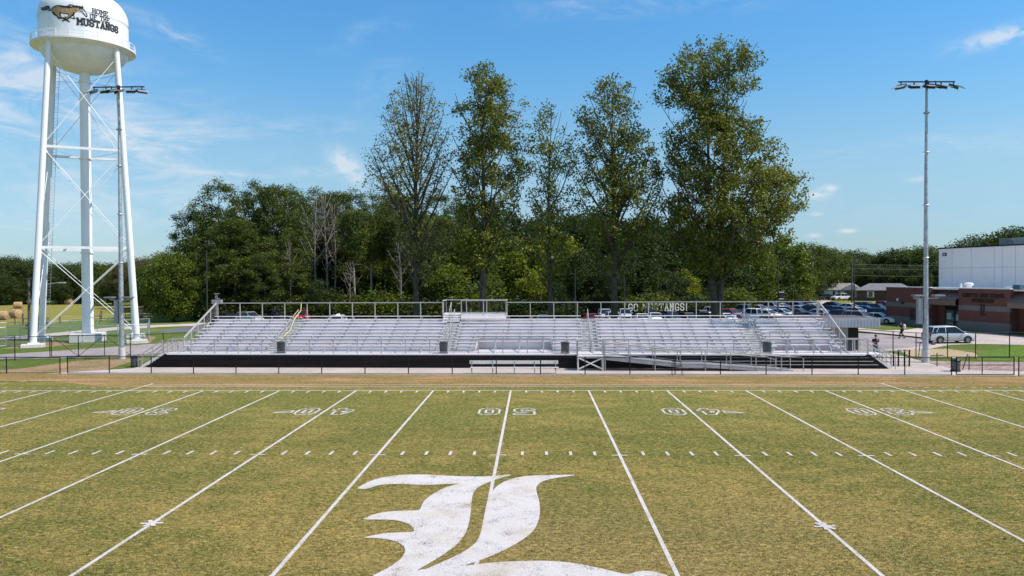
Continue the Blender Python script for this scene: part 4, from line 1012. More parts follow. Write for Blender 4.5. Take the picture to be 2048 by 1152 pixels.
def wall_bands(x0, x1, y, th=.3):
    for nm_, m_, z0, z1 in (('brick_wall', BRICK, 1.12, 2.42), ('brick_wall', BRICK, 3.0, 4.98)):
        MB().bb(x0, x1, y, y + th, z0, z1).build(nm_, m_, gym)
    MB().bb(x0, x1, y - .03, y + th, 0, 1.12).bb(x0, x1, y - .003, y + th, 2.42, 3.0).build('stone_band', BLOCK, gym)
wall_bands(0, 7.9, 0); wall_bands(12.47, 19.75, 0); wall_bands(27.2, 36, 0)
for w6 in ((7.9, 12.47, 1.2, 1.5), (7.6, 7.9, .3, 1.5), (12.47, 12.77, .3, 1.5), (19.75, 27.2, 1.2, 1.5), (19.45, 19.75, .3, 1.5), (0, .3, .3, 22)): MB().bb(*w6, 0, 4.98).build('brick_wall', BRICK, gym)
rf2 = MB()
for x0, x1, y in ((-.06, 7.96, -.06), (12.41, 19.81, -.06), (27.14, 36.1, -.06), (7.96, 12.41, 1.14), (19.81, 27.14, 1.14)): rf2.bb(x0, x1, y, y + .42, 4.98, 5.10)
rf2.build('coping', WHITE, gym)
MB().bb(.1, 36, .4, 8.0, 4.80, 4.94).build('lower_roof', mat('white_roof_membrane', (.72, .72, .70), .7, var=.06), gym)
for (x0, x1) in ((7.9, 12.47), (19.75, 27.2)):
    a_ = MB(); a_.add([(x0, 1.2, 4.6), (x1, 1.2, 4.6), (x1, -.45, 3.62), (x0, -.45, 3.62), (x0, 1.2, 4.5), (x1, 1.2, 4.5), (x1, -.45, 3.52), (x0, -.45, 3.52)], [(0, 3, 2, 1), (4, 5, 6, 7), (0, 1, 5, 4), (1, 2, 6, 5), (2, 3, 7, 6), (3, 0, 4, 7)])
    a_.bb(x0, x1, -.45, -.38, 2.92, 3.62); a_.bb(x0, x1, -.38, 1.19, 2.92, 2.97)
    n_ = int((x1 - x0) / .42)
    for k in range(n_ + 1):
        x = x0 + .03 + (x1 - x0 - .06) * k / n_; a_.bar((x, 1.2, 4.62), (x, -.45, 3.64), .03, .05); a_.bb(x - .015, x + .015, -.475, -.45, 2.94, 3.6)
    a_.build('awning', BRONZE, gym)
wf = MB(); wf.bb(4.5, 6.45, -.04, .05, .78, 2.15); f_ = wf.build('window', BLACKM, gym); MB().bb(4.58, 5.43, -.06, -.042, .86, 2.07).bb(5.52, 6.37, -.06, -.042, .86, 2.07).build('pane', GLASS, f_)
for x0, nd in ((9.3, 2), (21.0, 2)):
    fr = MB().bb(x0 - .12, x0 + 1.75 * nd * .9 + .1, 1.08, 1.195, 0, 2.86).build('door_frame', BLACKM, gym)
    for k in range(nd):
        xa = x0 + k * 1.6
        d_ = MB().bb(xa, xa + 1.5, 1.03, 1.078, .05, 2.3).build('door', DARK, gym)
        MB().bb(xa + .22, xa + 1.28, 1.015, 1.028, .45, 2.15).build('door_glass', mat('door_glass', (.10, .13, .13), .05, spec=1.0), d_)
        MB().bb(xa + (1.38 if k == 0 else .1), xa + (1.42 if k == 0 else .14), .96, 1.0, .9, 1.4).build('handle', CHROME, d_)
    MB().bb(x0 + 1.75, x0 + 2.55, 1.0, 1.012, 1.0, 1.75).bb(x0 + .3, x0 + 1.0, 1.0, 1.012, 1.1, 1.9).build('notice', mat('notice_paper', (.42, .50, .46), .6, var=.3, vscale=6), gym)
SIGNM = mat('dark_sign_letters', (.012, .009, .008), .5)
letters_on('LORETTO HIGH SCHOOL', 6.0, .40, lambda u, v, o_: (13.05 + u, -.004 - o_, 4.02 + v), .50, .8, .05, 'sign_letter', SIGNM, gym)
letters_on('GYMNASIUM', 3.1, .40, lambda u, v, o_: (14.5 + u, -.004 - o_, 3.42 + v), .50, .8, .05, 'sign_letter', SIGNM, gym)
# blackletter L emblem
em = MB(); Lp = smooth([(0, 1.28), (.1, 1.34), (.35, 1.3), (.55, 1.28), (.5, 1.2), (.42, 1.05), (.42, .45), (.5, .25), (.75, .22), (.95, .3), (1.02, .22), (.85, .05), (.6, .02), (.45, .08), (.2, .0), (.05, .02), (.12, .16), (.22, .22), (.24, .5), (.08, .52), (.18, .62), (.24, .7), (.06, .74), (.18, .84), (.24, .95), (.2, 1.14), (.05, 1.18)], 1)
Lp2 = smooth([(.58, 1.3), (.75, 1.28), (.88, 1.34), (.8, 1.2), (.74, 1.0), (.8, .8), (.76, .55), (.58, .34), (.52, .34), (.6, .55), (.56, .8), (.6, 1.05)], 1)
for lp in (Lp, Lp2): em.prism([(x, z) for x, z in lp], -.05, -.006, Matrix(((1, 0, 0, 15.55), (0, 0, 1, 0), (0, 1, 0, 1.85), (0, 0, 0, 1))))
em.build('emblem', MATS['dark_sign_letters'], gym, tri=True)
MB().bb(2.05, 2.35, -.05, 0, 3.15, 3.5).build('wall_box', WHITE, gym); MB().bb(2.9, 3.4, -.12, 0, 2.85, 3.05).build('wall_lamp', DARK, gym); MB().bb(2.95, 3.35, -.12, -.0, 2.8, 2.85).build('wall_lamp', DARK, gym)
# upper hall
HX0 = .55
def hall_mat():
    return mat('white_wall_panel', (.95, .85, .79), .6, var=.03, vscale=.5)
MB().bb(HX0, 42, 8, 34, 4.94, 10.2).build('hall_wall', hall_mat(), gym)
MB().bb(HX0 - .08, 42.1, 7.92, 34.1, 10.2, 10.36).build('hall_parapet', BLACKM, gym)
jm = MB()
jp = (2.9, 6.1, 9.7, 10.9, 12.8, 16.2, 19, 22, 25, 28)
for x in jp: jm.bb(x - .012, x + .012, 7.988, 8.0, 5.0, 10.18)
jm.bb(HX0, 42, 7.988, 8.0, 7.55, 7.575); jm.build('panel_joint', mat('joint_grey', (.30, .29, .30), .8), gym)
MB().bb(1.25, 1.95, 7.93, 8.0, 9.2, 9.62).build('hall_plate', mat('dark_plate', (.03, .03, .03), .5), gym); MB().bb(1.42, 1.76, 7.91, 7.93, 9.34, 9.48).build('hall_plate', WHITE, gym)
MB().bb(HX0 - .7, HX0, 9.0, 9.3, 7.7, 7.9).build('hall_bracket', GALV, gym)
for (x0, x1, lab, m_) in ((8.4, 10.4, 'roof_unit', mat('unit_grey', (.33, .33, .30), .5, .3)), (10.5, 12.7, 'roof_unit', mat('unit_beige', (.52, .50, .44), .6)), (12.9, 16.5, 'roof_unit', MATS['unit_grey'])):
    MB().bb(x0, x1, 10, 12.2, 10.36, 11.25 + (.35 if x0 > 12 else 0)).bb(x0 + .5, x0 + .55, 9.96, 10, 10.5, 11.1).bb(x0 + 1.3, x0 + 1.35, 9.96, 10, 10.5, 11.1).build(lab, m_, gym, bevel=.03)
v = MB(); v.lathe([(.34, 0), (.34, .35), (.5, .4), (.5, .62), (.3, .72), (.02, .74)], 16, (11.3, 2.6, 4.94)); v.build('roof_vent', WHITE, gym, smooth=True)
MB().tube((9.9, 2.8, 4.94), (9.9, 2.8, 5.55), .12).build('roof_pipe', WHITE, gym)
MB().bb(19.5, 20.4, .6, 1.3, 5.0, 5.5).build('roof_box', mat('blue_grey_box', (.05, .11, .16), .5), gym, bevel=.03)
MB().bar((18.7, .5, 5.18), (19.5, .6, 5.25), .25, .2).build('roof_duct', WHITE, gym); MB().tube((21.2, 2, 4.94), (21.2, 2, 6.1), .07).build('roof_pipe', GALV, gym)

# ================================================================== ticket building by the stand
tb = thing('concession_building', 'small grey block building with a ribbed metal fascia, behind the right end of the stand', 'building', (26.2, 23.6, 0), R(-2))
MB().bb(-2.2, 2.9, 0, 4.5, 0, 2.35).build('block_wall', mat('light_block', (.36, .34, .32), .9, var=.12, vscale=2), tb)
MB().bb(-3.0, 5.3, -.75, 5.2, 2.36, 2.9).build('roof', mat('shed_roof', (.10, .06, .055), .7), tb)
fm = MB(); fm.bb(-3.05, 5.35, -.80, -.755, 2.12, 2.96)
for k in range(30): fm.bb(-2.95 + k * .28, -2.90 + k * .28, -.825, -.80, 2.14, 2.80)
fm.build('metal_fascia', mat('fascia_steel', (.46, .47, .52), .5, .4, var=.06), tb)
MB().bb(3.05, 4.0, .6, 4.5, 0, 2.34).build('doorway_shade', mat('painted_doorway_shade', (.015, .013, .012), .8), tb)  # solid near-black block, its colour standing in for the shade inside the doorway
MB().bb(1.5, 1.56, -.02, 0, .1, 2.3).build('corner_trim', WHITE, tb)

# ================================================================== houses
SHING = mat('grey_shingles', (.24, .215, .20), .9, var=.15, vscale=1.5, bump=.3, bscale=8)
SHING2 = mat('dark_shingles', (.17, .165, .175), .9, var=.15, vscale=1.5)
def gable(mb, x0, x1, y0, y1, ze, zr, hipx=0.0, oh=.4):
    ym = (y0 + y1) / 2
    a = [(x0 - oh, y0 - oh, ze), (x1 + oh, y0 - oh, ze), (x1 + oh, y1 + oh, ze), (x0 - oh, y1 + oh, ze), (x0 - oh + hipx, ym, zr), (x1 + oh - hipx, ym, zr)]
    a += [(p[0], p[1], p[2] - .12) for p in a[:4]]
    mb.add(a, [(0, 1, 5, 4), (2, 3, 4, 5), (0, 4, 3), (1, 2, 5), (6, 9, 8, 7), (0, 6, 7, 1), (1, 7, 8, 2), (2, 8, 9, 3), (3, 9, 6, 0)])
hp_ = at_z(1664, 599); h1 = thing('ranch_house', 'long low white ranch house with a grey shingle roof and front gable', 'house', (hp_.x, hp_.y, 0), R(-20))
MB().bb(-8, 7.3, 0, 8, .6, 2.6).build('white_wall', WHITE, h1); MB().bb(-8.02, 7.32, -.03, 8, 0, .6).build('brick_base', BRICK, h1)
g_ = MB(); gable(g_, -8, 7.3, 0, 8, 2.62, 4.35, 2.2); g_.build('roof', SHING, h1)
g_ = MB(); g_.add([(2.2, -1.2, 2.6), (7.2, -1.2, 2.6), (4.7, -1.2, 3.95), (2.2, 3, 2.6), (7.2, 3, 2.6), (4.7, 3, 3.95)], [(0, 1, 2), (3, 5, 4), (0, 3, 4, 1)]); g_.build('front_gable', WHITE, h1)
g_ = MB(); g_.bar((1.9, -1.3, 2.55), (4.7, -1.3, 4.05), .25, .16); g_.bar((7.5, -1.3, 2.55), (4.7, -1.3, 4.05), .25, .16); g_.build('gable_trim', WHITE, h1)
g_ = MB(); g_.add([(1.8, -1.3, 2.62), (4.7, -1.3, 4.12), (4.7, 4, 4.12), (1.8, 4, 2.62), (7.6, -1.3, 2.62), (7.6, 4, 2.62)], [(0, 1, 2, 3), (1, 4, 5, 2)]); g_.build('gable_roof', SHING, h1)
g_ = MB(); g_.add([(-8.4, -1.6, 2.6), (-4.8, -1.6, 2.6), (-6.6, -1.6, 3.5), (-8.4, 3, 2.6), (-4.8, 3, 2.6), (-6.6, 3, 3.5)], [(0, 1, 2), (3, 5, 4), (0, 2, 5, 3), (1, 4, 5, 2), (0, 3, 4, 1)]); g_.build('porch_roof', mat('pale_siding', (.5, .52, .5), .7), h1)
MB().bb(-5.1, -4.95, -1.5, -1.35, 0, 2.6).build('porch_post', WHITE, h1)
for x in (-3.2, .1, 1.3):
    w_ = MB().bb(x, x + (1.3 if x < 0 else .7), -.07, -.005, 1.0, 2.3).build('window', WHITE, h1); MB().bb(x + .07, x + (1.23 if x < 0 else .63), -.09, -.072, 1.07, 2.23).build('pane', GLASS, w_)
MB().bb(3.0, 5.6, -.06, .0, 0, 2.3).build('carport_opening', mat('tan_shade', (.30, .24, .20), .8), h1)
hp_ = at_z(1757, 602); h2 = thing('brick_house', 'small dark brick house with a grey hip roof, left of the gymnasium', 'house', (hp_.x, hp_.y, 0), R(-24))
MB().bb(-5, 8, 0, 8, 0, 2.7).build('brick_wall', mat('dark_brick', (.085, .06, .055), .9, var=.15), h2); g_ = MB(); gable(g_, -5, 8, 0, 8, 2.7, 4.4, 3.2); g_.build('roof', SHING2, h2)
for x in (-2.6, 2.0):
    w_ = MB().bb(x, x + 1.6, -.07, -.005, .9, 2.4).build('window', WHITE, h2); MB().bb(x + .35, x + 1.25, -.09, -.072, 1.0, 2.3).build('pane', MATS['door_glass'], w_)
hp_ = at_z(1728, 597); sh_ = thing('garden_shed', 'small green-roofed shed between the two houses', 'shed', (hp_.x, hp_.y, 0))
MB().bb(-1.9, 1.9, 0, 3, 0, 2.0).build('wall', DARK, sh_); MB().bb(-2.1, 2.1, -.3, 3.2, 2.0, 2.25).build('roof', mat('green_roof', (.06, .28, .16), .6), sh_)
hp_ = at_z(1727, 594); sh_ = thing('red_roofed_barn', 'red roof of a barn showing behind the green-roofed shed', 'barn', (hp_.x + 4, hp_.y + 26, 0))
MB().bb(-3, 3, 0, 6, 0, 2.8).build('wall', mat('barn_wall', (.2, .1, .09), .8), sh_); g_ = MB(); gable(g_, -3, 3, 0, 6, 2.8, 4.6); g_.build('roof', mat('red_roof', (.42, .11, .09), .6, var=.2), sh_)
hp_ = at_y(1180, 606, 112); sh_ = thing('distant_house', 'pale house half hidden behind the trees above the middle of the stand', 'house', (hp_.x, hp_.y, 0), R(10))
MB().bb(-5, 5, 0, 7, 0, 2.8).build('wall', mat('pinkish_siding', (.55, .47, .45), .8, var=.1), sh_); g_ = MB(); gable(g_, -5, 5, 0, 7, 2.8, 4.9); g_.build('roof', SHING, sh_); MB().bb(-3, -2, -.05, 0, 1, 2).bb(1, 2, -.05, 0, 1, 2).build('window', GLASS, sh_)

# ================================================================== vehicles
def vehicle_proto(kind):
    """x forward; all parts share the origin on the ground under the middle"""
    if kind == 'sedan': L_, W_, z0, zb, zr = 4.85, 1.82, .22, .88, 1.44; st = [(-2.42, .55, .98), (-2.36, .90, .90), (-1.75, .98, .95), (-.9, .92, .96), (1.0, .90, .96), (1.6, .86, .94), (2.2, .72, .88), (2.42, .52, .8)]; cab = [(-1.85, .95), (-1.0, 1.42), (.25, 1.44), (1.15, .92)]; wh = 1.42; wr = .33
    elif kind == 'suv': L_, W_, z0, zb, zr = 4.77, 1.84, .30, 1.05, 1.70; st = [(-2.36, .70, .94), (-2.30, 1.05, .92), (-1.6, 1.08, .96), (0, 1.05, .97), (1.1, 1.04, .97), (1.75, .98, .95), (2.2, .86, .88), (2.38, .62, .80)]; cab = [(-2.22, 1.06), (-1.95, 1.66), (.25, 1.72), (1.15, 1.05)]; wh = 1.42; wr = .36
    elif kind == 'pickup': L_, W_, z0, zb, zr = 5.8, 1.98, .40, 1.12, 1.88; st = [(-2.9, .75, .96), (-2.86, 1.15, .97), (-1.0, 1.15, .98), (.9, 1.15, .98), (1.6, 1.14, .97), (2.5, 1.08, .94), (2.82, .95, .90), (2.9, .68, .86)]; cab = [(-1.05, 1.14), (-.9, 1.84), (.55, 1.88), (1.45, 1.13)]; wh = 1.80; wr = .40
    else: L_, W_, z0, zb, zr = 4.4, 1.80, .25, .95, 1.52; st = [(-2.18, .62, .94), (-2.12, .95, .92), (-1.4, .98, .96), (0, .96, .97), (1.0, .95, .96), (1.6, .90, .94), (2.0, .75, .86), (2.18, .55, .78)]; cab = [(-2.05, .96), (-1.6, 1.48), (.1, 1.52), (1.05, .95)]; wh = 1.32; wr = .33
    hw = W_ / 2; root = thing(kind + '_proto', '', 'car')
    b = MB(); n = len(st); rows = []
    for x, zt, wf in st:
        w_ = hw * wf; rows.append([(x, -w_ * .96, z0), (x, -w_, z0 + (zt - z0) * .35), (x, -w_ * .985, z0 + (zt - z0) * .75), (x, -w_ * .90, zt), (x, 0, zt + .035), (x, w_ * .90, zt), (x, w_ * .985, z0 + (zt - z0) * .75), (x, w_, z0 + (zt - z0) * .35), (x, w_ * .96, z0)])
    vs = [p for r_ in rows for p in r_]; m_ = 9; fs = []
    for i in range(n - 1):
        for j in range(m_ - 1): fs.append((i * m_ + j, (i + 1) * m_ + j, (i + 1) * m_ + j + 1, i * m_ + j + 1))
        fs.append((i * m_ + 8, (i + 1) * m_ + 8, (i + 1) * m_, i * m_))
    fs += [tuple(range(m_)), tuple((n - 1) * m_ + j for j in range(m_ - 1, -1, -1))]
    b.add(vs, fs)
    # roof skin and pillars in body colour
    (xa, za), (xb, zb_), (xc, zc), (xd, zd) = cab; tw_ = hw * .74; bw_ = hw * .90
    b.add([(xb, -tw_, zb_ + .02), (xc, -tw_, zc + .02), (xc, tw_, zc + .02), (xb, tw_, zb_ + .02), (xb - .04, -tw_ - .03, zb_ - .05), (xc + .06, -tw_ - .03, zc - .05), (xc + .06, tw_ + .03, zc - .05), (xb - .04, tw_ + .03, zb_ - .05)], [(0, 1, 2, 3), (0, 4, 5, 1), (1, 5, 6, 2), (2, 6, 7, 3), (3, 7, 4, 0)])
    for s_ in (-1, 1):
        b.bar((xb, s_ * tw_, zb_ - .02), (xa, s_ * bw_, za), .07, .07); b.bar((xc, s_ * tw_, zc - .02), (xd, s_ * bw_, zd), .06, .06)
        xm = (xb + xc) / 2 + .05; b.bar((xm, s_ * (tw_ + .02), zc - .03), (xm - .03, s_ * (bw_ + .012), (za + zd) / 2), .09, .04)
        if kind in ('suv', 'hatchback'): b.bar((xb + .45, s_ * (tw_ + .015), zb_ - .03), (xb + .15, s_ * (bw_ + .01), (za + zd) / 2), .10, .05)
        b.box((xd - .15, s_ * (hw + .07), zd + .1), (.14, .18, .13))
    if kind == 'pickup':
        pass
    paint = mat('car_paint_base', (.5, .5, .5), .3, 0)
    body = b.build('body', paint, root, smooth=True, bevel=.03)
    g_ = MB(); ti, bi = tw_ - .01, bw_ - .01
    g_.add([(xa, -bi, za - .05), (xd, -bi, zd - .05), (xd, bi, zd - .05), (xa, bi, za - .05), (xb, -ti, zb_), (xc, -ti, zc), (xc, ti, zc), (xb, ti, zb_)], [(0, 1, 5, 4), (1, 2, 6, 5), (2, 3, 7, 6), (3, 0, 4, 7), (4, 5, 6, 7)])
    g_.build('windows', GLASS, root)
    if kind == 'pickup': MB().bb(-2.78, -1.15, -hw * .82, hw * .82, 1.165, 1.20).build('bed_cover', RUBBER, root)
    for x in (-wh, wh):
        for s_ in (-1, 1):
            t_ = MB(); t_.lathe([(wr * .62, -.11), (wr * .95, -.11), (wr, -.08), (wr, .08), (wr * .95, .11), (wr * .62, .11)], 20)
            for i_, v_ in enumerate(t_.v): t_.v[i_] = (v_[0], v_[2], v_[1])
            wl = t_.build('wheel', RUBBER, root, smooth=True, loc=(x, s_ * (hw - .09), wr))
            r_ = MB(); r_.lathe([(.03, .06 * 1), (wr * .15, .08), (wr * .18, .05), (wr * .60, .05), (wr * .66, .10)], 20)
            for k in range(5):
                a = k * 2 * math.pi / 5; r_.bar((wr * .1 * math.cos(a), wr * .1 * math.sin(a), .075), (wr * .62 * math.cos(a), wr * .62 * math.sin(a), .085), .07, .03)
            for i_, v_ in enumerate(r_.v): r_.v[i_] = (v_[0], v_[2] * s_, v_[1])
            r_.build('rim', mat('alloy', (.5, .5, .52), .3, .8), wl)
            a_ = MB(); arc = [(x + (wr + .05) * math.cos(q_), s_ * (hw * .965), wr + (wr + .05) * math.sin(q_)) for q_ in [math.pi * i_ / 8 for i_ in range(9)]]
            a_.path(arc, .035, 5); a_.build('wheel_arch', mat('arch_black', (.02, .02, .022), .6), root)
    for s_ in (-1, 1):
        xf, zf = st[-2][0] - .02, st[-2][1]; MB().box((xf + .10, s_ * hw * .66, zf - .12), (.26, .34, .13)).build('headlight', mat('headlamp', (.7, .72, .75), .1), root, bevel=.03)
        xr_, zr_ = st[1][0] + .02, st[1][1]; MB().box((xr_ - .01, s_ * hw * .74, zr_ - .18), (.16, .26, .26 if kind != 'pickup' else .4)).build('tail_light', mat('tail_red', (.45, .02, .02), .3), root, bevel=.02)
    MB().box((st[-1][0] - .02, 0, st[-1][1] - .08), (.08, hw * 1.0, .22)).build('grille', RUBBER, root); MB().box((st[-1][0] - .04, 0, z0 + .06), (.14, hw * 1.5, .18)).box((st[0][0] + .04, 0, z0 + .08), (.14, hw * 1.6, .22)).build('bumper', mat('bumper_grey', (.08, .08, .085), .6), root, bevel=.03)
    MB().box((st[0][0] - .015, 0, z0 + .45), (.03, .34, .17)).build('plate', mat('plate_blue', (.25, .33, .5), .5), root)
    MB().bb(-L_ / 2 + .3, L_ / 2 - .3, -hw * .9, hw * .9, z0 - .06, z0 + .02).build('underbody', RUBBER, root)
    return root
PROTO = {}
PAINTS = {'white': (.78, .78, .78), 'silver': (.60, .60, .61), 'grey': (.16, .17, .18), 'black': (.012, .012, .014), 'navy': (.015, .022, .045), 'blue': (.02, .09, .30), 'red': (.36, .02, .02), 'maroon': (.22, .02, .045), 'beige': (.40, .36, .31), 'green': (.02, .035, .03), 'pink': (.45, .03, .07)}
def carpaint(c):
    n_ = 'car_paint_' + c
    if n_ in MATS: return MATS[n_]
    m_ = mat(n_, PAINTS[c], .28, .25 if c not in ('white', 'red', 'pink') else 0, spec=.6); m_.node_tree.nodes['Principled BSDF'].inputs['Coat Weight'].default_value = .25; return m_
ROOFH = {'sedan': 1.46, 'suv': 1.74, 'pickup': 1.90, 'hatchback': 1.54}
used = set()
PARKED = []
def place_car(kind, color, x, y, hd_, label, group='cars parked in the lot behind the stand'):
    if kind not in PROTO: PROTO[kind] = vehicle_proto(kind)
    src = PROTO[kind]
    if kind not in used: used.add(kind); r_ = src
    else: r_ = copy_tree(src)
    nm = {'sedan': 'parked_sedan', 'suv': 'parked_suv', 'pickup': 'pickup_truck', 'hatchback': 'parked_hatchback'}[kind]
    r_.name = nm; r_.location = (x, y, .015); r_.rotation_euler = (0, 0, R(hd_)); tag(r_, label, {'suv': 'car', 'sedan': 'car', 'pickup': 'pickup truck', 'hatchback': 'car'}[kind], group)
    if group is None and 'group' in r_: del r_['group']
    for ch in r_.children:
        if ch.name.startswith('body'):
            ch.material_slots[0].link = 'OBJECT'; ch.material_slots[0].material = carpaint(color)
    PARKED.append((kind, color, x, y, hd_, label))
    return r_
CARS = [
 ('sedan', 'black', 456, 626, -35, 'black sedan showing low above the top row at the far left of the lot'),
 ('suv', 'beige', 499, 623.5, -35, 'beige estate car above the left end of the top row'),
 ('pickup', 'navy', 547, 617.5, -40, 'dark navy pickup between the beige car and the red one, left part of the lot'),
 ('suv', 'red', 606, 620.5, -97, 'bright red vehicle seen from the front near the left aisle of the stand'),
 ('sedan', 'white', 675, 630, -90, 'white car roof barely showing over the top row left of centre'),
 ('sedan', 'grey', 1087, 629, -90, 'grey car roof just right of the press deck'),
 ('sedan', 'red', 1182, 627, -88, 'red car roof above the third aisle of the stand'),
 ('suv', 'silver', 1210, 618, -88, 'silver van between the red roof and the big trunks, right of centre'),
 ('suv', 'silver', 1250, 617.5, -92, 'silver off-roader partly behind a tree trunk, left of the cup letters'),
 ('sedan', 'white', 1284, 627.5, -88, 'white sedan low beneath the first cup letters'),
 ('sedan', 'white', 1310, 625.5, -88, 'white sedan beneath the middle of the cup letters'),
 ('suv', 'black', 1300, 618.5, -90, 'black car right behind the two white sedans by the cup letters'),
 ('suv', 'navy', 1342, 622.5, -80, 'dark navy SUV under the right half of the cup letters'),
 ('sedan', 'black', 1376, 625.5, -75, 'black sedan right of the dark SUV under the exclamation mark'),
 ('suv', 'black', 1404, 620, -65, 'black SUV just left of the biggest tree trunk'),
 ('sedan', 'white', 1450, 626.5, -60, 'white car roof at the foot of the biggest tree trunk'),
 ('suv', 'pink', 1462, 617.5, -50, 'crimson compact car right of the biggest tree trunk'),
 ('pickup', 'white', 1505, 616.5, 142, 'white crew-cab pickup seen from behind, middle of the right lot'),
 ('pickup', 'grey', 1487, 608.5, 150, 'dark grey pickup parked behind the white pickup'),
 ('pickup', 'silver', 1541, 603, -45, 'silver pickup in the back row, above the white sedans'),
 ('sedan', 'white', 1535, 619.5, -50, 'white sedan tucked directly behind the white pickup bed'),
 ('sedan', 'white', 1564, 617.5, -50, 'white sedan between the pickup and the grey sedan, front row of the right lot'),
 ('sedan', 'grey', 1598, 617.5, -50, 'grey sedan next to the front white sedan, right lot'),
 ('suv', 'black', 1618, 624.5, -45, 'black SUV low in front, just left of the raking side rail'),
 ('suv', 'black', 1632, 611.5, -48, 'large black SUV behind the low black one, near the stand corner'),
 ('sedan', 'navy', 1577, 613.5, -50, 'dark navy sedan in the row behind the white and grey sedans'),
 ('sedan', 'silver', 1598, 610.5, -50, 'silver sedan in the second row, left of the large black SUV'),
 ('sedan', 'blue', 1596, 604, -50, 'blue car in the back row, left of the maroon one'),
 ('suv', 'maroon', 1618, 599.5, -40, 'maroon SUV in the back row in front of the white house'),
 ('sedan', 'green', 1652, 627.5, -50, 'dark green car low behind the top of the raking side rail'),
 ('sedan', 'black', 1667, 603.5, -45, 'black sedan alone in the back row below the white pickup'),
 ('sedan', 'navy', 1664, 611, -50, 'dark blue sedan in the third row right of the stand corner'),
 ('sedan', 'blue', 1683, 612.5, -50, 'deep blue sedan right of another blue one, above the black SUV'),
 ('suv', 'navy', 1691, 619.5, -58, 'big dark SUV facing the stand, with a bright grille'),
 ('sedan', 'silver', 1713, 614.3, -52, 'silver sedan behind the thin black lamp post'),
 ('suv', 'beige', 1720, 621.5, -52, 'champagne SUV in the front row right of the lamp post'),
 ('sedan', 'blue', 1732, 611.5, -48, 'bright blue sedan behind the champagne SUV'),
 ('sedan', 'white', 1756, 625.5, -45, 'white sedan in the front row touching the gymnasium corner'),
 ('suv', 'grey', 1735, 603.5, -50, 'grey SUV in the back row in front of the green-roofed shed'),
 ('suv', 'black', 1756, 607.5, -52, 'black SUV in the third row beside the gymnasium corner'),
 ('suv', 'black', 1768, 616, -50, 'black SUV cut off by the gymnasium corner, second row'),
 ('pickup', 'red', 1766, 602, -50, 'red pickup in the back row cut off by the gymnasium corner'),
 ('sedan', 'silver', 1563, 606.5, -50, 'silver sedan in the back row right of the silver pickup'),
 ('sedan', 'white', 1628, 607.5, -50, 'white sedan just below the maroon SUV in the right lot'),
 ('sedan', 'white', 1643, 618, -50, 'white sedan between two black SUVs near the stand corner'),
 ('suv', 'grey', 1424, 624, -70, 'grey car half behind the biggest tree trunk'),
 ('sedan', 'white', 1700, 606.5, -50, 'white sedan in the back row left of the lamp post'),
 ('suv', 'silver', 1226, 623.5, -88, 'low silver car between the silver van and the off-roader'),
 ('suv', 'white', 1434, 613.5, -60, 'white car one row behind the biggest tree trunk'),
 ('sedan', 'silver', 1518, 610, -50, 'silver car behind the cab of the white pickup'),
]
for k_, c_, px_, py_, hd_, lb_ in CARS:
    p = at_z(px_, py_, ROOFH[k_]); place_car(k_, c_, p.x, p.y, hd_, lb_)
p = at_z(1653, 600.5); place_car('suv', 'black', p.x, p.y, 20, 'black SUV parked on the drive of the white house, seen from behind')
p = at_z(1683, 601); place_car('pickup', 'white', p.x, p.y, 205, 'white pickup parked right in front of the white house gable')
p = at_z(1905, 687.5); v_ = place_car('suv', 'silver', p.x + .1, p.y + .9, 4, 'silver SUV parked on the school road in front of the gymnasium doors', None); v_.scale = (.96, 1, .96)
for i_ in range(len(PARKED)):
    for j_ in range(i_):
        a, b = PARKED[i_], PARKED[j_]
        if math.hypot(a[2] - b[2], a[3] - b[3]) < 2.6: print('NEAR', a[5][:40], '|', b[5][:40], round(math.hypot(a[2] - b[2], a[3] - b[3]), 2))

# ================================================================== cup letters on the lot fence
lfp = [(-30, 75.2), (14, 76.0), (27, 81.5), (34, 124), (56, 128.5), (76, 128.5)]
fence('lot_fence', 'dark chain-link fence along the back of the parking lot, in front of the woods', lfp, 2.3, 4.0, BLACKM, WIRE_B)
ga = at_y(1256, 629, 75.5); gb = at_y(1374, 626, 77.5); wd_ = math.hypot(gb.x - ga.x, gb.y - ga.y)
ang = math.atan2(gb.y - ga.y, gb.x - ga.x)
cl_ = thing('cup_letters', 'white GO MUSTANGS! letters pushed into the lot fence behind the stand', 'lettering', (ga.x, ga.y - .35, 1.2), ang)
letters_on('GO MUSTANGS!', wd_, 1.05, lambda u, v, o_: (u, -o_, v), .42, .9, .05, 'cup_letter', mat('white_cups', (.76, .72, .62), .6), cl_)

# ================================================================== lamp posts and utility poles
def lamp_post(px_, ytop, Y, label, head=False, plate=False):
    p = at_y(px_, ytop, Y); t = thing('lamp_post', label, 'lamp post', (p.x, Y, 0), group='thin dark lamp posts around the parking lot')
    MB().tube((0, 0, 0), (0, 0, p.z), .11, .07, n=10).build('post', mat('dark_post', (.03, .028, .027), .6), t, smooth=True)
    MB().tube((0, 0, 0), (0, 0, .6), .25, .25, n=12).build('post_base', CONC, t)
    if head: 
        for s_ in (-1, 1): MB().bar((0, 0, p.z), (s_ * .9, 0, p.z + .05), .06, .06).box((s_ * 1.1, 0, p.z + .05), (.6, .35, .12)).build('lamp_head', DARK, t)
    if plate:
        b_ = MB().box((.45, -.1, 3.6), (.7, .25, 1.1)).build('speaker_box', mat('dark_box', (.02, .02, .02), .6), t); MB().box((.45, -.24, 4.1), (.72, .03, .12)).box((.45, -.24, 3.1), (.72, .03, .12)).build('box_trim', WHITE, t)
    return t
lamp_post(413, 500, 56, 'thin dark lamp post at the left of the lot, above the stand corner')
lamp_post(1150, 540, 52, 'thin dark lamp post behind the third aisle of the stand')
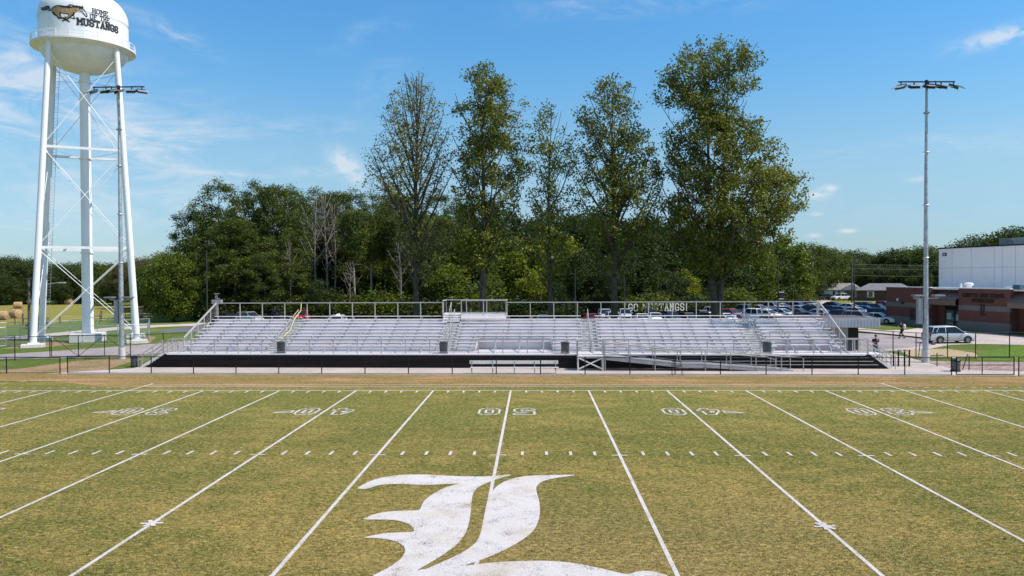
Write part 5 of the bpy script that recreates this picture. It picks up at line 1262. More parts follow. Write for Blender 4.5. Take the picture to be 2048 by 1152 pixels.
lamp_post(1249, 540, 58, 'thin dark lamp post beside the silver vehicles, by the first cup letters')
lamp_post(1556, 522, 72, 'dark lamp post with a speaker box, right of the biggest tree', plate=True)
lamp_post(1708.5, 508, 66, 'tall black lamp post rising from the right of the lot near the stand corner')
def upole(px_, ytop, ybase, label, arm=True, lamp=False, H_=None, wood=True):
    b = at_z(px_, ybase); tp = at_y(px_, ytop, b.y); t = thing('utility_pole', label, 'utility pole', (b.x, b.y, 0))
    MB().tube((0, 0, 0), (0, 0, tp.z), .17, .12, n=10).build('pole', mat('pole_wood', (.10, .085, .075), .9, var=.2) if wood else GALV, t, smooth=True)
    if arm: MB().bar((-1, 0, tp.z - .5), (1, 0, tp.z - .5), .1, .12).bar((-.9, 0, tp.z - 1.5), (.9, 0, tp.z - 1.5), .1, .12).build('crossarm', WOODP, t)
    if lamp:
        g_ = MB(); g_.path([(0, 0, tp.z - 1), (1, .1, tp.z - .3), (2.0, .2, tp.z - .2)], .04, 6); g_.build('lamp_arm', GALV, t); MB().box((2.4, .2, tp.z - .22), (.8, .3, .14)).build('lamp_head', mat('lamp_head_grey', (.5, .52, .52), .4, .4), t, bevel=.04)
    return Vector((b.x, b.y, tp.z))
uA = upole(59, 556, 679, 'weathered wooden pole behind the left front leg of the water tower', arm=False)
uB = upole(83, 562, 672, 'grey pole with a curved street lamp behind the rear left tower leg', arm=False, lamp=True, wood=False)
uC = upole(1704, 525, 606, 'wooden utility pole with two crossarms beside the white house', arm=True)
wr_ = MB()
def wire(a, b, sag):
    pts = [a.lerp(b, i / 10) - Vector((0, 0, sag * 4 * (i / 10) * (1 - i / 10))) for i in range(11)]; return MB().path(pts, .014, 4)
tag(wire(uA - Vector((0, 0, .3)), uA + Vector((-60, 6, 1.4)), 1.0).build('power_line', BLACKM), 'thin wire running left out of the picture from the wooden pole', 'wire')
for k_, dz in enumerate((.4, 1.4, 3.0)):
    a = uC + Vector((0, 0, -dz)); b = a + Vector((55, -25, 0.2 * k_)); tag(wire(a, b, .6).build('power_line', GALV), ('highest', 'middle', 'lowest')[k_] + ' of three wires running right from the pole by the white house', 'wire')
p = at_z(262, 640); upb = upole(240, 587, 654, 'short grey post with a floodlight seen beside the left mast', arm=False, wood=False)

# ================================================================== hay bales
HAY = mat('hay', (.42, .27, .15), .95, var=.25, vscale=3, bump=.8, bscale=8)
def bale(px_, py_, ry, label, r=.75):
    p = at_z(px_, py_); t = thing('hay_bale', label, 'hay bale', (p.x, p.y, 0), R(ry), 'round hay bales on the mown field')
    m_ = MB(); m_.lathe([(.02, -.78), (r * .9, -.77), (r, -.66), (r * 1.01, -.2), (r, .2), (r * 1.01, .6), (r * .97, .72), (r * .88, .77), (.02, .78)], 28)
    for i_, v_ in enumerate(m_.v): m_.v[i_] = (v_[2], v_[0], v_[1] + r * .97)
    m_.build('bale_body', HAY, t, smooth=True)
    s_ = MB()
    for z in (-.5, -.25, 0, .25, .5): s_.lathe([(r + .012, z - .02), (r + .022, z), (r + .012, z + .02)], 28)
    for i_, v_ in enumerate(s_.v): s_.v[i_] = (v_[2], v_[0], v_[1] + r * .97)
    s_.build('twine', mat('twine', (.33, .22, .12), .9), t); return t
bale(36, 617, 25, 'hay bale with a dark shaded end in the upper left of the field'); bale(32, 636.5, -20, 'hay bale nearest the wooden pole, right of the edge one')
bale(3, 640, 15, 'hay bale cut by the left edge of the picture'); bale(137, 609, 10, 'small far hay bale at the tree line behind the tower')
bale(276, 637, 30, 'hay bale right of the tower front right leg')
bale(-30, 622, 30, 'hay bale just outside the left edge')

# ================================================================== people
def person(label, loc, rz, pose):
    """pose: dict of joints in body space (x right, y front, z up)"""
    SKIN = mat('skin', (.42, .24, .17), .6); HAIR = mat('dark_hair', (.02, .015, .012), .8)
    def skin_obj(name, chains, m_, parent, sub=1):
        vs = []; es = []; rs = []; idx = {}
        for ch in chains:
            prev = None
            for p_, r_ in ch:
                k = tuple(round(c, 4) for c in p_)
                if k not in idx: idx[k] = len(vs); vs.append(p_); rs.append(r_)
                if prev is not None and prev != idx[k]: es.append((prev, idx[k]))
                prev = idx[k]
        me = bpy.data.meshes.new(name); me.from_pydata(vs, es, []); o = bpy.data.objects.new(name, me); COL.objects.link(o)
        o.modifiers.new('skin', 'SKIN'); lay = me.skin_vertices[0] if me.skin_vertices else None
        if lay is None:
            bm = bmesh.new(); bm.from_mesh(me); bm.verts.layers.skin.verify(); bm.to_mesh(me); bm.free(); lay = me.skin_vertices[0]
        for i_, r_ in enumerate(rs): lay.data[i_].radius = (r_ if isinstance(r_, tuple) else (r_, r_))
        lay.data[0].use_root = True
        s_ = o.modifiers.new('sub', 'SUBSURF'); s_.levels = sub; s_.render_levels = sub
        me.materials.append(m_); o.parent = parent; return o
    P = pose
    hips, waist, chest, neck, head = P['hips'], P['waist'], P['chest'], P['neck'], P['head']
    ch = [[(hips, (.13, .10)), (waist, (.12, .09)), (chest, (.15, .11)), (neck, .05), (P['jaw'], .07), (head, (.075, .09)), (P['crown'], .06)]]
    for s_ in ('l', 'r'):
        sh_, el_, wr__, ha = P['sh' + s_], P['el' + s_], P['wr' + s_], P['ha' + s_]
        ch.append([(chest, (.15, .11)), (sh_, .055), (el_, .042), (wr__, .028), (ha, (.036, .02))])
        ch.append([(hips, (.13, .10)), (P['hp' + s_], .085), (P['kn' + s_], .058), (P['an' + s_], .04), (P['to' + s_], .035)])
    t = thing('person', label, 'person', loc, rz)
    body = skin_obj('body', ch, SKIN, t)
    fg = MB()
    for s_ in ('l', 'r'):
        h = Vector(P['ha' + s_]); d = (h - Vector(P['wr' + s_])).normalized(); sd_ = d.cross(Vector((0, 0, 1))); sd_ = sd_.normalized() if sd_.length > .1 else Vector((1, 0, 0))
        for k in range(4):
            b = h + sd_ * (.027 - .018 * k) + d * .015; L2 = (.065, .075, .07, .055)[k]; c = b + d * L2 * .55; e = c + (d * .6 + Vector((0, 0, -.6))).normalized() * L2 * .5
            fg.path([b, c, e], [.0095, .009, .007], 5)
        b = h + sd_ * .035 - d * .02; fg.path([b, b + sd_ * .025 + d * .02, b + sd_ * .03 + d * .05], [.011, .010, .008], 5)
    fg.build('fingers', SKIN, body, smooth=True)
    fc = MB(); hd_ = Vector(head); fv = Vector(P.get('face', (0, 1, 0))).normalized(); rv = fv.cross(Vector((0, 0, 1))).normalized()
    fc.tube(hd_ + fv * .085 + Vector((0, 0, .0)), hd_ + fv * .115 + Vector((0, 0, -.03)), .012, .017, 6)
    for s_ in (-1, 1): fc.tube(hd_ + rv * s_ * .075, hd_ + rv * s_ * .095 + Vector((0, 0, .01)), .02, .026, 8)
    fc.build('face', SKIN, body); ey = MB()
    for s_ in (-1, 1): ey.box(hd_ + fv * .092 + rv * s_ * .032 + Vector((0, 0, .015)), (.02, .012, .01))
    ey.box(hd_ + fv * .09 + Vector((0, 0, -.065)), (.045, .012, .01)); ey.build('features', HAIR, body)
    hr_ = MB(); cen = hd_ + Vector((0, 0, .035)) - fv * .02
    hr_.lathe([(.02, .13), (.06, .115), (.092, .07), (.10, .01), (.09, -.03)], 14, cen); hr_.build('hair', HAIR, t, smooth=True)
    shirt = [[(tuple(Vector(hips) + Vector((0, 0, .02))), (.165, .125)), (waist, (.16, .125)), (chest, (.185, .14)), (tuple(Vector(neck) - Vector((0, 0, .03))), .075)]]
    for s_ in ('l', 'r'):
        e_ = Vector(P['sh' + s_]).lerp(Vector(P['el' + s_]), P.get('sleeve', .7)); shirt.append([(chest, (.185, .14)), (P['sh' + s_], .078), (tuple(e_), .072)])
    skin_obj('shirt', shirt, mat(P['shirt'][0], P['shirt'][1], .9), t)
    tr = []
    for s_ in ('l', 'r'):
        e_ = Vector(P['kn' + s_]).lerp(Vector(P['an' + s_]), .93); tr.append([(hips, (.16, .125)), (P['hp' + s_], .11), (P['kn' + s_], .08), (tuple(e_), .065)])
    skin_obj('trousers', tr, mat(P['pants'][0], P['pants'][1], .9), t)
    for s_ in ('l', 'r'):
        a_, b_ = Vector(P['an' + s_]), Vector(P['to' + s_]); f2 = (b_ - a_); f2.z = 0; f2 = f2.normalized() if f2.length > .01 else Vector((0, 1, 0))
        MB().bar(Vector((a_.x, a_.y, b_.z - .0)) - f2 * .07, Vector((b_.x, b_.y, b_.z)) + f2 * .03, .10, .085).build('shoe', mat('dark_shoe', (.02, .02, .02), .6), t, bevel=.02)
    return t
stand = dict(hips=(0, 0, .93), waist=(0, .0, 1.12), chest=(0, .01, 1.34), neck=(0, .02, 1.50), jaw=(0, .06, 1.57), head=(0, .06, 1.66), crown=(0, .04, 1.74), face=(0, 1, -.45),
    shl=(-.20, 0, 1.42), ell=(-.27, .02, 1.16), wrl=(-.10, .24, 1.18), hal=(-.04, .30, 1.20), shr=(.20, 0, 1.42), elr=(.27, .02, 1.16), wrr=(.12, .24, 1.17), har=(.05, .29, 1.19),
    hpl=(-.10, 0, .88), knl=(-.12, .03, .50), anl=(-.13, -.02, .10), tol=(-.15, .13, .05), hpr=(.10, 0, .88), knr=(.12, .03, .50), anr=(.14, -.02, .10), tor=(.17, .13, .05),
    shirt=('black_shirt', (.012, .012, .014)), pants=('blue_jeans', (.035, .05, .085)), sleeve=.75)
pp = at_z(1751, 714); pe = person('person in black t-shirt and jeans looking at a phone behind the right end stairs', (pp.x, pp.y, .02), R(175), stand)
ph = MB().box((.0, .36, 1.22), (.075, .13, .012)).build('phone', BLACKM); ph.rotation_euler = (0, 0, R(175)); ph.location = (pp.x, pp.y, .02); tag(ph, 'phone held in both hands by the person in the black t-shirt', 'phone')
MB().box((-.09, .157, 1.38), (.09, .01, .05)).build('shirt_badge', WHITE, pe)
walk = dict(hips=(0, 0, .92), waist=(0, .02, 1.10), chest=(0, .05, 1.32), neck=(0, .10, 1.48), jaw=(0, .15, 1.55), head=(0, .15, 1.63), crown=(0, .13, 1.71), face=(0, 1, -.3),
    shl=(-.19, .05, 1.40), ell=(-.24, -.05, 1.14), wrl=(-.22, .12, 1.02), hal=(-.21, .19, 1.0), shr=(.19, .05, 1.40), elr=(.24, .10, 1.15), wrr=(.16, .32, 1.22), har=(.13, .39, 1.26),
    hpl=(-.10, 0, .88), knl=(-.10, .20, .52), anl=(-.10, .22, .10), tol=(-.10, .38, .05), hpr=(.10, 0, .88), knr=(.10, .02, .48), anr=(.10, -.26, .16), tor=(.10, -.14, .05),
    shirt=('black_jumper', (.015, .015, .017)), pants=('black_trousers', (.012, .012, .013)), sleeve=.97)
pp = at_z(1804, 677); walker = person('person in black walking left on the school road with a white back bag', (pp.x, pp.y, .02), R(68), walk)
b_ = MB(); b_.lathe([(.02, -.26), (.14, -.24), (.20, -.1), (.20, .1), (.15, .24), (.03, .28)], 12)
for i_, v_ in enumerate(b_.v): b_.v[i_] = (v_[0] * 1.05, v_[1] * .8 - .20, v_[2] + 1.22)
o = b_.build('shoulder_bag', mat('white_canvas', (.62, .62, .60), .9), smooth=True, loc=(pp.x, pp.y, .02), rz=R(68)); tag(o, 'white bag slung on the back of the walking person', 'bag')
# ================================================================== trees
def leaf_mat(name, c, c2, isl=.35, tr=.35):
    return mat(name, c, .55, 0, var=.0, col2=c2, vscale=.45, transl=tr, island=isl, spec=.3)
SNAGW = mat('dead_wood', (.21, .175, .15), .9, var=.3, vscale=2)
L_TALL = leaf_mat('olive_leaves', (.115, .130, .020), (.190, .195, .026), .5)
L_TALLB = leaf_mat('sparse_brown_leaves', (.170, .160, .050), (.220, .220, .050))
L_YEL = leaf_mat('yellow_green_leaves', (.15, .175, .014), (.24, .25, .022), .55)
L_PINE = leaf_mat('pine_needles', (.042, .070, .012), (.125, .145, .016), .5, .25)
L_DARK = leaf_mat('dark_green_leaves', (.022, .042, .009), (.056, .080, .012), .6)
L_MID = leaf_mat('mid_green_leaves', (.068, .098, .011), (.150, .175, .016), .65)
L_SH = leaf_mat('olive_shrub_leaves', (.045, .058, .010), (.085, .095, .014), .6)
L_F1 = leaf_mat('far_green_leaves', (.060, .088, .014), (.115, .135, .020), .5)
L_F2 = leaf_mat('far_dark_leaves', (.036, .058, .012), (.070, .092, .016), .5)
L_F3 = leaf_mat('far_yellowish_leaves', (.10, .115, .016), (.155, .155, .022), .5)
L_BROWN = leaf_mat('rusty_leaves', (.13, .085, .03), (.10, .10, .03))

def leaf_mesh(name, cen, size, rs, m_, asp=.6, n_per=1):
    """many small leaf-sized faces, each its own island"""
    N = len(cen); a = rs.normal(size=(N, 3)); a /= np.linalg.norm(a, axis=1)[:, None]
    b = np.cross(a, rs.normal(size=(N, 3))); b /= np.linalg.norm(b, axis=1)[:, None]
    s_ = (size * rs.uniform(.6, 1.3, N))[:, None]
    v = np.empty((N, 4, 3)); v[:, 0] = cen - a * s_ * .5; v[:, 1] = cen + b * s_ * .5 * asp; v[:, 2] = cen + a * s_ * .5; v[:, 3] = cen - b * s_ * .5 * asp
    me = bpy.data.meshes.new(name); me.vertices.add(N * 4); me.vertices.foreach_set('co', v.reshape(-1).astype(np.float32))
    me.loops.add(N * 4); me.loops.foreach_set('vertex_index', np.arange(N * 4, dtype=np.int32))
    me.polygons.add(N); me.polygons.foreach_set('loop_start', np.arange(0, N * 4, 4, dtype=np.int32)); me.update(calc_edges=True)
    me.materials.append(m_); return me

def prof_at(prof, z):
    if z <= prof[0][0]: return prof[0][1:]
    for a, b in zip(prof, prof[1:]):
        if z <= b[0]:
            t = (z - a[0]) / (b[0] - a[0]); return (a[1] + (b[1] - a[1]) * t, a[2] + (b[2] - a[2]) * t)
    return prof[-1][1:]

def tree(name, label, X, Y, H, prof, m_, tr=.45, ncl=300, per=28, lsize=.26, csig=.55, zlow=None, nlimb=20, seed=1, group=None, cat='tree', depth=.8, gap=.05, lean=(0, 0), bark=BARK, edge=.5, pine=False, asp=.6, forks=1, rise=.75, nsub=0, twigr=.028):
    """prof: list of (height, left reach, right reach) of the crown around the trunk axis"""
    rs = np.random.RandomState(seed); rr = random.Random(seed)
    t = thing(name, label, cat, (X, Y, 0), group=group)
    z_lo, z_hi = prof[0][0], prof[-1][0]
    # trunk(s)
    wood = MB(); axis = []
    for f_ in range(forks):
        pts = []; rad = []; ox = (f_ - (forks - 1) / 2) * .9
        for i in range(10):
            u = i / 9; z = H * .97 * u; sp_ = ox * min(1, u * 5) * (1 + 1.6 * u) if forks > 1 else 0
            pts.append((lean[0] * u + sp_ + (.25 * math.sin(seed + u * 6) * u), lean[1] * u + .2 * math.cos(seed * 2 + u * 5) * u + (.3 * f_ * min(1, u * 5)), z)); rad.append(max(.03, tr * (1 - u) ** .85 * (1 if i else 1.25) * (.75 if forks > 1 and i > 1 else 1)))
        wood.path(pts, rad, 8); axis.append((pts, rad))
    def ax(z, f_=0):
        pts, rad = axis[f_]; u = min(max(z / (H * .97), 0), 1) * 9; i = min(int(u), 8); w_ = u - i
        return Vector(pts[i]).lerp(Vector(pts[i + 1]), w_), rad[i] + (rad[i + 1] - rad[i]) * w_
    # limbs reaching to the crown outline
    nodes = [];
    for k in range(nlimb):
        u = (k + .5) / nlimb; z0 = z_lo * .75 + (z_hi * .93 - z_lo * .75) * u ** 1.1
        a = k * 2.399 + rr.uniform(-.3, .3); f_ = k % forks
        p0, r0 = ax(z0, f_); ca, sa = math.cos(a), math.sin(a)
        zz = z0
        for _ in range(3):
            l_, r_ = prof_at(prof, min(zz, z_hi)); reach = (r_ if ca > 0 else l_) * abs(ca) + depth * (l_ + r_) / 2 * abs(sa)
            zz = z0 + reach * (rise if not pine else .12) * (1.0 + .3 * rr.random())
        zz = min(zz, z_hi * .97); l_, r_ = prof_at(prof, zz)
        reach = min(reach, (r_ if ca > 0 else l_) * abs(ca) + depth * (l_ + r_) / 2 * abs(sa)) * rr.uniform(.8, .98)
        tgt = Vector((ca * reach, sa * reach, zz)); pts = []; rd_ = []
        for i in range(6):
            v = i / 5; p = p0.lerp(tgt, v); p.z += (-(reach * .12) * math.sin(math.pi * v)) if not pine else (reach * .08 * math.sin(math.pi * v))
            p += Vector((rr.uniform(-1, 1), rr.uniform(-1, 1), rr.uniform(-.5, .5))) * .09 * reach * .5 * v
            pts.append(p); rd_.append(max(.03, min(r0 * .7, .07 + reach * .028) * (1 - v * .8)))
        wood.path(pts, rd_, 5); nodes += [(p, r) for p, r in zip(pts[1:], rd_[1:])]
    for z in np.linspace(z_lo, z_hi * .95, 14):
        for f_ in range(forks): p, r = ax(float(z), f_); nodes.append((p, r))
    NP_ = np.array([[p.x, p.y, p.z] for p, r in nodes])
    # leaf clusters fill the outline, leaving gaps
    cl = []; tries = 0; hs = np.array([max(.2, sum(prof_at(prof, z_lo + (z_hi - z_lo) * q_ / 40))) for q_ in range(41)]); pw = (hs ** 1.7) / (hs ** 1.7).sum()
    while len(cl) < ncl and tries < ncl * 12:
        tries += 1
        z = z_lo + (z_hi - z_lo) * min(1, max(0, (rs.choice(41, p=pw) + rs.uniform(-.5, .5)) / 40)); l_, r_ = prof_at(prof, z)
        a = rs.uniform(0, 2 * math.pi); u = rs.uniform() ** edge
        lump = 1 + .34 * noise.noise(Vector((math.cos(a) * 2.2, z * .55, seed * 3.1 + math.sin(a) * 2.2)))
        ca, sa = math.cos(a), math.sin(a); cxm = (r_ - l_) / 2; hw_ = (l_ + r_) / 2
        x = cxm + hw_ * u * ca * lump; y = hw_ * depth * u * sa * lump
        if noise.noise(Vector((x * .33, y * .33, z * .40 + seed * 7))) < gap - .12 and rs.uniform() < .8: continue
        cl.append((x, y, z))
    tw = MB()
    for i_, c in enumerate(cl):
        if nsub and i_ % nsub: continue
        c_ = np.array(c); d = NP_ - c_; dist = np.sqrt((d[:, 0] ** 2 + d[:, 1] ** 2) + (d[:, 2] * 1.0) ** 2) + np.where(d[:, 2] > 0, 3.0, 0)
        j = int(dist.argmin()); 
        if dist[j] < 9: 
            p_ = nodes[j][0]; q_ = Vector(c); md = p_.lerp(q_, .5) + Vector((0, 0, -.08 * (q_ - p_).length)); tw.path([p_, md, q_], [twigr * 1.4, twigr, twigr * .5], 3)
    wood.build('trunk', bark, t, smooth='all')
    if tw.v: tw.build('branches', bark, t)
    C_ = np.repeat(np.array(cl), per, axis=0)
    if pine: off = rs.normal(size=C_.shape) * np.array([csig, csig, csig * .72])
    else: off = rs.normal(size=C_.shape) * csig * np.array([1, 1, .85])
    me = leaf_mesh('crown', C_ + off, lsize, rs, m_, asp)
    o = bpy.data.objects.new('crown', me); COL.objects.link(o); o.parent = t
    return t

def pxprof(Y, X0, rows):
    out = []
    for y, xl, xr in rows:
        a = at_y(xl, y, Y); b = at_y(xr, y, Y); out.append((a.z, max(.05, X0 - a.x), max(.05, b.x - X0)))
    out.sort(); return out
YT = 40
TG = 'tall trees standing behind the stand'
def tall(pxb, rows, label, **k):
    X0 = at_y(pxb, 590, YT).x; pf = pxprof(YT, X0, rows); return tree('tall_tree', label, X0, YT, pf[-1][0], pf, group=TG, depth=.75, **k)
tall(833, [(133, 822, 830), (165, 795, 862), (200, 772, 882), (250, 758, 900), (300, 742, 905), (345, 728, 900), (375, 722, 890), (400, 745, 880), (440, 790, 880), (480, 790, 905), (520, 800, 880), (560, 812, 862)],
     'half-bare tall tree with thin brownish leaves, leftmost of the five', m_=L_TALLB, ncl=820, per=12, lsize=.22, csig=.34, nlimb=60, seed=3, tr=.34, rise=1.35, edge=.6, gap=-.1, twigr=.028, asp=.8)
tall(966, [(122, 955, 975), (145, 932, 1000), (180, 912, 1030), (220, 900, 1045), (270, 902, 1058), (320, 915, 1052), (360, 905, 1050), (400, 910, 1040), (440, 900, 1010), (480, 905, 1010), (515, 915, 1005), (550, 930, 1000), (580, 945, 985)],
     'tall leafy tree with a dark pointed crown, second of the five from the left', m_=L_TALL, ncl=440, per=52, lsize=.25, csig=.36, nlimb=30, seed=5, tr=.40, rise=1.1, gap=.16, asp=.8)
tall(1100, [(207, 1092, 1104), (225, 1070, 1128), (260, 1058, 1150), (300, 1056, 1165), (350, 1062, 1160), (400, 1060, 1165), (450, 1055, 1150), (500, 1060, 1140), (540, 1066, 1135), (575, 1080, 1120)],
     'slender thin-leaved tree, shortest and middle one of the five', m_=L_TALL, ncl=210, per=34, lsize=.24, csig=.36, nlimb=26, seed=8, tr=.30, rise=1.3, gap=.12, asp=.8)
tall(1228, [(155, 1218, 1235), (178, 1182, 1270), (215, 1165, 1275), (250, 1158, 1292), (290, 1160, 1312), (340, 1150, 1325), (390, 1155, 1330), (430, 1150, 1330), (470, 1160, 1310), (510, 1180, 1290), (550, 1200, 1260)],
     'tall tree with narrow top and open lower crown, fourth of five from left', m_=L_TALL, ncl=440, per=46, lsize=.25, csig=.38, nlimb=34, seed=13, tr=.40, rise=1.1, gap=.14, asp=.8)
tall(1434, [(80, 1400, 1440), (95, 1362, 1500), (130, 1338, 1505), (160, 1320, 1512), (200, 1325, 1500), (225, 1330, 1470), (255, 1325, 1530), (290, 1335, 1545), (330, 1330, 1575), (370, 1325, 1598), (410, 1320, 1602), (450, 1325, 1595), (490, 1330, 1550), (525, 1360, 1510), (545, 1390, 1480)],
     'biggest and rightmost of the five tall trees, broad crown over a forked trunk', m_=L_TALL, ncl=1050, per=52, lsize=.26, csig=.38, nlimb=50, seed=21, tr=.46, rise=.9, gap=.15, forks=2, asp=.8)

# a ring of prototypes for the woods; the first use of each is the prototype itself
PT = {}
def wood_tree(kind, seed, m_):
    key = (kind, seed)
    if key in PT: return PT[key]
    if kind == 'pine':
        H = 22; pf = [(3.5, 3.2, 3.0), (7, 4.6, 4.2), (11, 4.6, 4.9), (15, 4.0, 3.9), (18.5, 3.1, 3.0), (20.8, 1.9, 2.1), (22, .4, .4)]
        t = tree('pine_tree', '', 0, 0, H, pf, m_, ncl=300, per=96, lsize=.38, asp=.36, csig=.46, nlimb=30, seed=seed, tr=.34, depth=1, gap=.10, pine=True, nsub=3)
    elif kind == 'thin_pine':
        H = 21; pf = [(11, 1.6, 1.5), (14, 2.6, 2.9), (17, 2.8, 2.5), (19.5, 1.9, 2.0), (21, .4, .4)]
        t = tree('pine_tree', '', 0, 0, H, pf, m_, ncl=190, per=56, lsize=.40, asp=.34, csig=.5, nlimb=14, seed=seed, tr=.24, depth=1, gap=.1, pine=True, nsub=3, bark=BARK_P if seed % 2 else BARK)
    elif kind == 'broad':
        H = 14; pf = [(1.6, 3.0, 3.0), (4, 5.2, 5.0), (7.5, 6.0, 5.8), (10.5, 5.2, 5.0), (12.8, 3.2, 3.4), (14, .8, .8)]
        t = tree('broadleaf_tree', '', 0, 0, H, pf, m_, ncl=440, per=52, lsize=.38, csig=.58, nlimb=18, seed=seed, tr=.35, depth=1, gap=.07, nsub=4, edge=.4)
    elif kind == 'under':
        H = 11; pf = [(.8, 2.4, 2.5), (3, 3.4, 3.4), (6, 3.6, 3.3), (9, 2.4, 2.6), (11, .5, .5)]
        t = tree('broadleaf_tree', '', 0, 0, H, pf, m_, ncl=240, per=44, lsize=.36, csig=.42, nlimb=14, seed=seed, tr=.2, depth=1, gap=.07, nsub=3, edge=.5)
    elif kind == 'shrub':
        H = 3.4; pf = [(.2, 1.8, 1.8), (1.2, 2.4, 2.3), (2.4, 1.8, 1.9), (3.4, .5, .5)]
        t = tree('shrub', '', 0, 0, H, pf, m_, ncl=110, per=34, lsize=.26, csig=.42, nlimb=8, seed=seed, tr=.08, depth=1, gap=.03, nsub=3, cat='shrub')
    elif kind == 'snag':
        H = 16; pf = [(7, .8, .8), (10, 2.2, 2.0), (13, 2.2, 2.4), (16, .8, .6)]
        t = tree('dead_tree', '', 0, 0, H, pf, L_BROWN, ncl=110, per=1, lsize=.08, csig=.5, nlimb=11, seed=seed, tr=.2, depth=1, gap=0, bark=SNAGW, rise=1.3, twigr=.016)
    PT[key] = [t, False]; return PT[key]
def put(kind, seed, m_, x, y, h, label, group, wid=1.0, rz=None, lean=0):
    e = wood_tree(kind, seed, m_); src = e[0]
    H = {'pine': 22, 'thin_pine': 21, 'broad': 14, 'under': 11, 'shrub': 3.4, 'snag': 16}[kind]
    if not e[1]: t = src; e[1] = True
    else: t = copy_tree(src)
    s_ = h / H; t.location = (x, y, -.05); t.scale = (s_ * wid, s_ * wid, s_); t.rotation_euler = (0, lean, rz if rz is not None else (x * 7.3 + y * 3.1) % 6.28)
    tag(t, label, 'shrub' if kind == 'shrub' else 'tree', group); return t
def putp(kind, seed, m_, pxc, pytop, Y, label, group, wid=1.0, **k):
    p = at_y(pxc, pytop, Y); return put(kind, seed, m_, p.x, Y, p.z, label, group, wid, **k)
GP = 'pines of the grove left of the tall trees'
for i, (a, b, Y, sd_, lab) in enumerate([
    (388, 402, 80, 1, 'leftmost pine of the grove, leaning its boughs over the lawn'), (436, 360, 78, 2, 'rounded tall pine, highest at the left end of the grove'),
    (505, 358, 84, 1, 'pine right of the rounded tall one at the left end of the grove'), (548, 362, 80, 3, 'pine with a pointed top in the middle of the left grove'),
    (585, 372, 90, 2, 'pine just left of the dead grey trees'), (628, 372, 96, 1, 'pine with flat top directly behind the dead grey trees'),
    (668, 376, 98, 3, 'pine right behind the right dead tree'), (705, 378, 92, 2, 'pine standing left of the half-bare tall tree'),
    (745, 385, 96, 1, 'pine left behind the trunk of the half-bare tall tree'), (790, 378, 98, 3, 'pine behind the half-bare tall tree'),
    (870, 382, 96, 2, 'pine between the first two tall trees'), (915, 390, 100, 1, 'pine left behind the second tall tree'),
    (470, 430, 74, 3, 'lower pine in front of the left grove, its boughs lit yellow-green'), (575, 455, 76, 1, 'lower pine with yellowish boughs in front of the middle grove'), (400, 500, 72, 2, 'low pine boughs at the left foot of the grove'), (530, 500, 72, 3, 'low dark pine at the foot of the grove right of the lamp post')]):
    putp('pine', sd_, L_PINE, a, b, Y, lab, GP, wid=1.05 if b < 430 else 1.35)
for i, (a, b, Y, sd_) in enumerate([(708, 412, 77, 5), (742, 418, 80, 5), (768, 408, 82, 4), (800, 415, 79, 5), (886, 425, 80, 5), (925, 420, 84, 4)]):
    putp('thin_pine', sd_, L_PINE, a, b, Y, ('first', 'second', 'third', 'fourth', 'fifth', 'sixth')[i] + ' thin bare-stemmed pine from the left, in the middle woods', 'thin bare-stemmed pines in the middle of the woods')
for i, (a, b, Y, w_, lab) in enumerate([(630, 385, 78, 1.0, 'pale dead tree with a bare trunk at the right edge of the pine grove'), (652, 378, 80, 1.0, 'dead grey tree with a fan of bare twigs, middle of the three'), (668, 400, 82, .9, 'dead grey tree right of the fan-shaped one'), (580, 480, 73, .8, 'broken pale dead stem inside the pine grove'), (800, 480, 76, 1.2, 'brown dead tangle left of the second tall tree'), (700, 520, 74, 1.2, 'low brown dead tree above the top row of the stand')]):
    putp('snag', 2 + i % 2, None, a, b, Y, lab, 'dead trees in the woods', wid=w_)
GU = 'broadleaf trees of the wood behind the stand'
und = [(345, 505, 70, 0), (640, 560, 72, 1), (690, 500, 94, 3), (742, 480, 98, 3), (765, 500, 100, 1), (800, 470, 98, 1), (850, 440, 86, 2), (880, 500, 78, 0), (925, 470, 90, 1), (960, 440, 94, 3), (1000, 420, 92, 1), (1030, 470, 84, 0), (1065, 430, 96, 3), (1100, 460, 86, 2), (1140, 440, 94, 1), (1160, 500, 82, 3), (1195, 440, 98, 3), (1240, 450, 96, 1), (1280, 430, 100, 3), (1310, 470, 92, 1), (1345, 440, 104, 3), (1385, 470, 98, 1), (1420, 440, 108, 3), (1460, 480, 112, 1), (1500, 470, 118, 0), (1540, 490, 124, 1), (1575, 470, 132, 4), (600, 540, 88, 3), (560, 560, 86, 3), (500, 550, 88, 3), (460, 560, 86, 1),
       (722, 440, 104, 3), (780, 430, 106, 1), (840, 420, 108, 3), (1020, 430, 108, 3), (1110, 425, 110, 1), (1180, 420, 112, 3), (1250, 500, 84, 1), (1300, 520, 84, 3), (1340, 545, 88, 1), (1370, 540, 90, 2), (1400, 560, 94, 3), (1215, 540, 80, 3), (980, 545, 78, 0), (1060, 540, 78, 2), (1105, 560, 78, 3), (900, 560, 78, 1)]
MU = [L_MID, L_DARK, L_YEL, L_DARK, L_MID]
words = ['dark', 'mid-green', 'yellow-green', 'deep green', 'lit green']
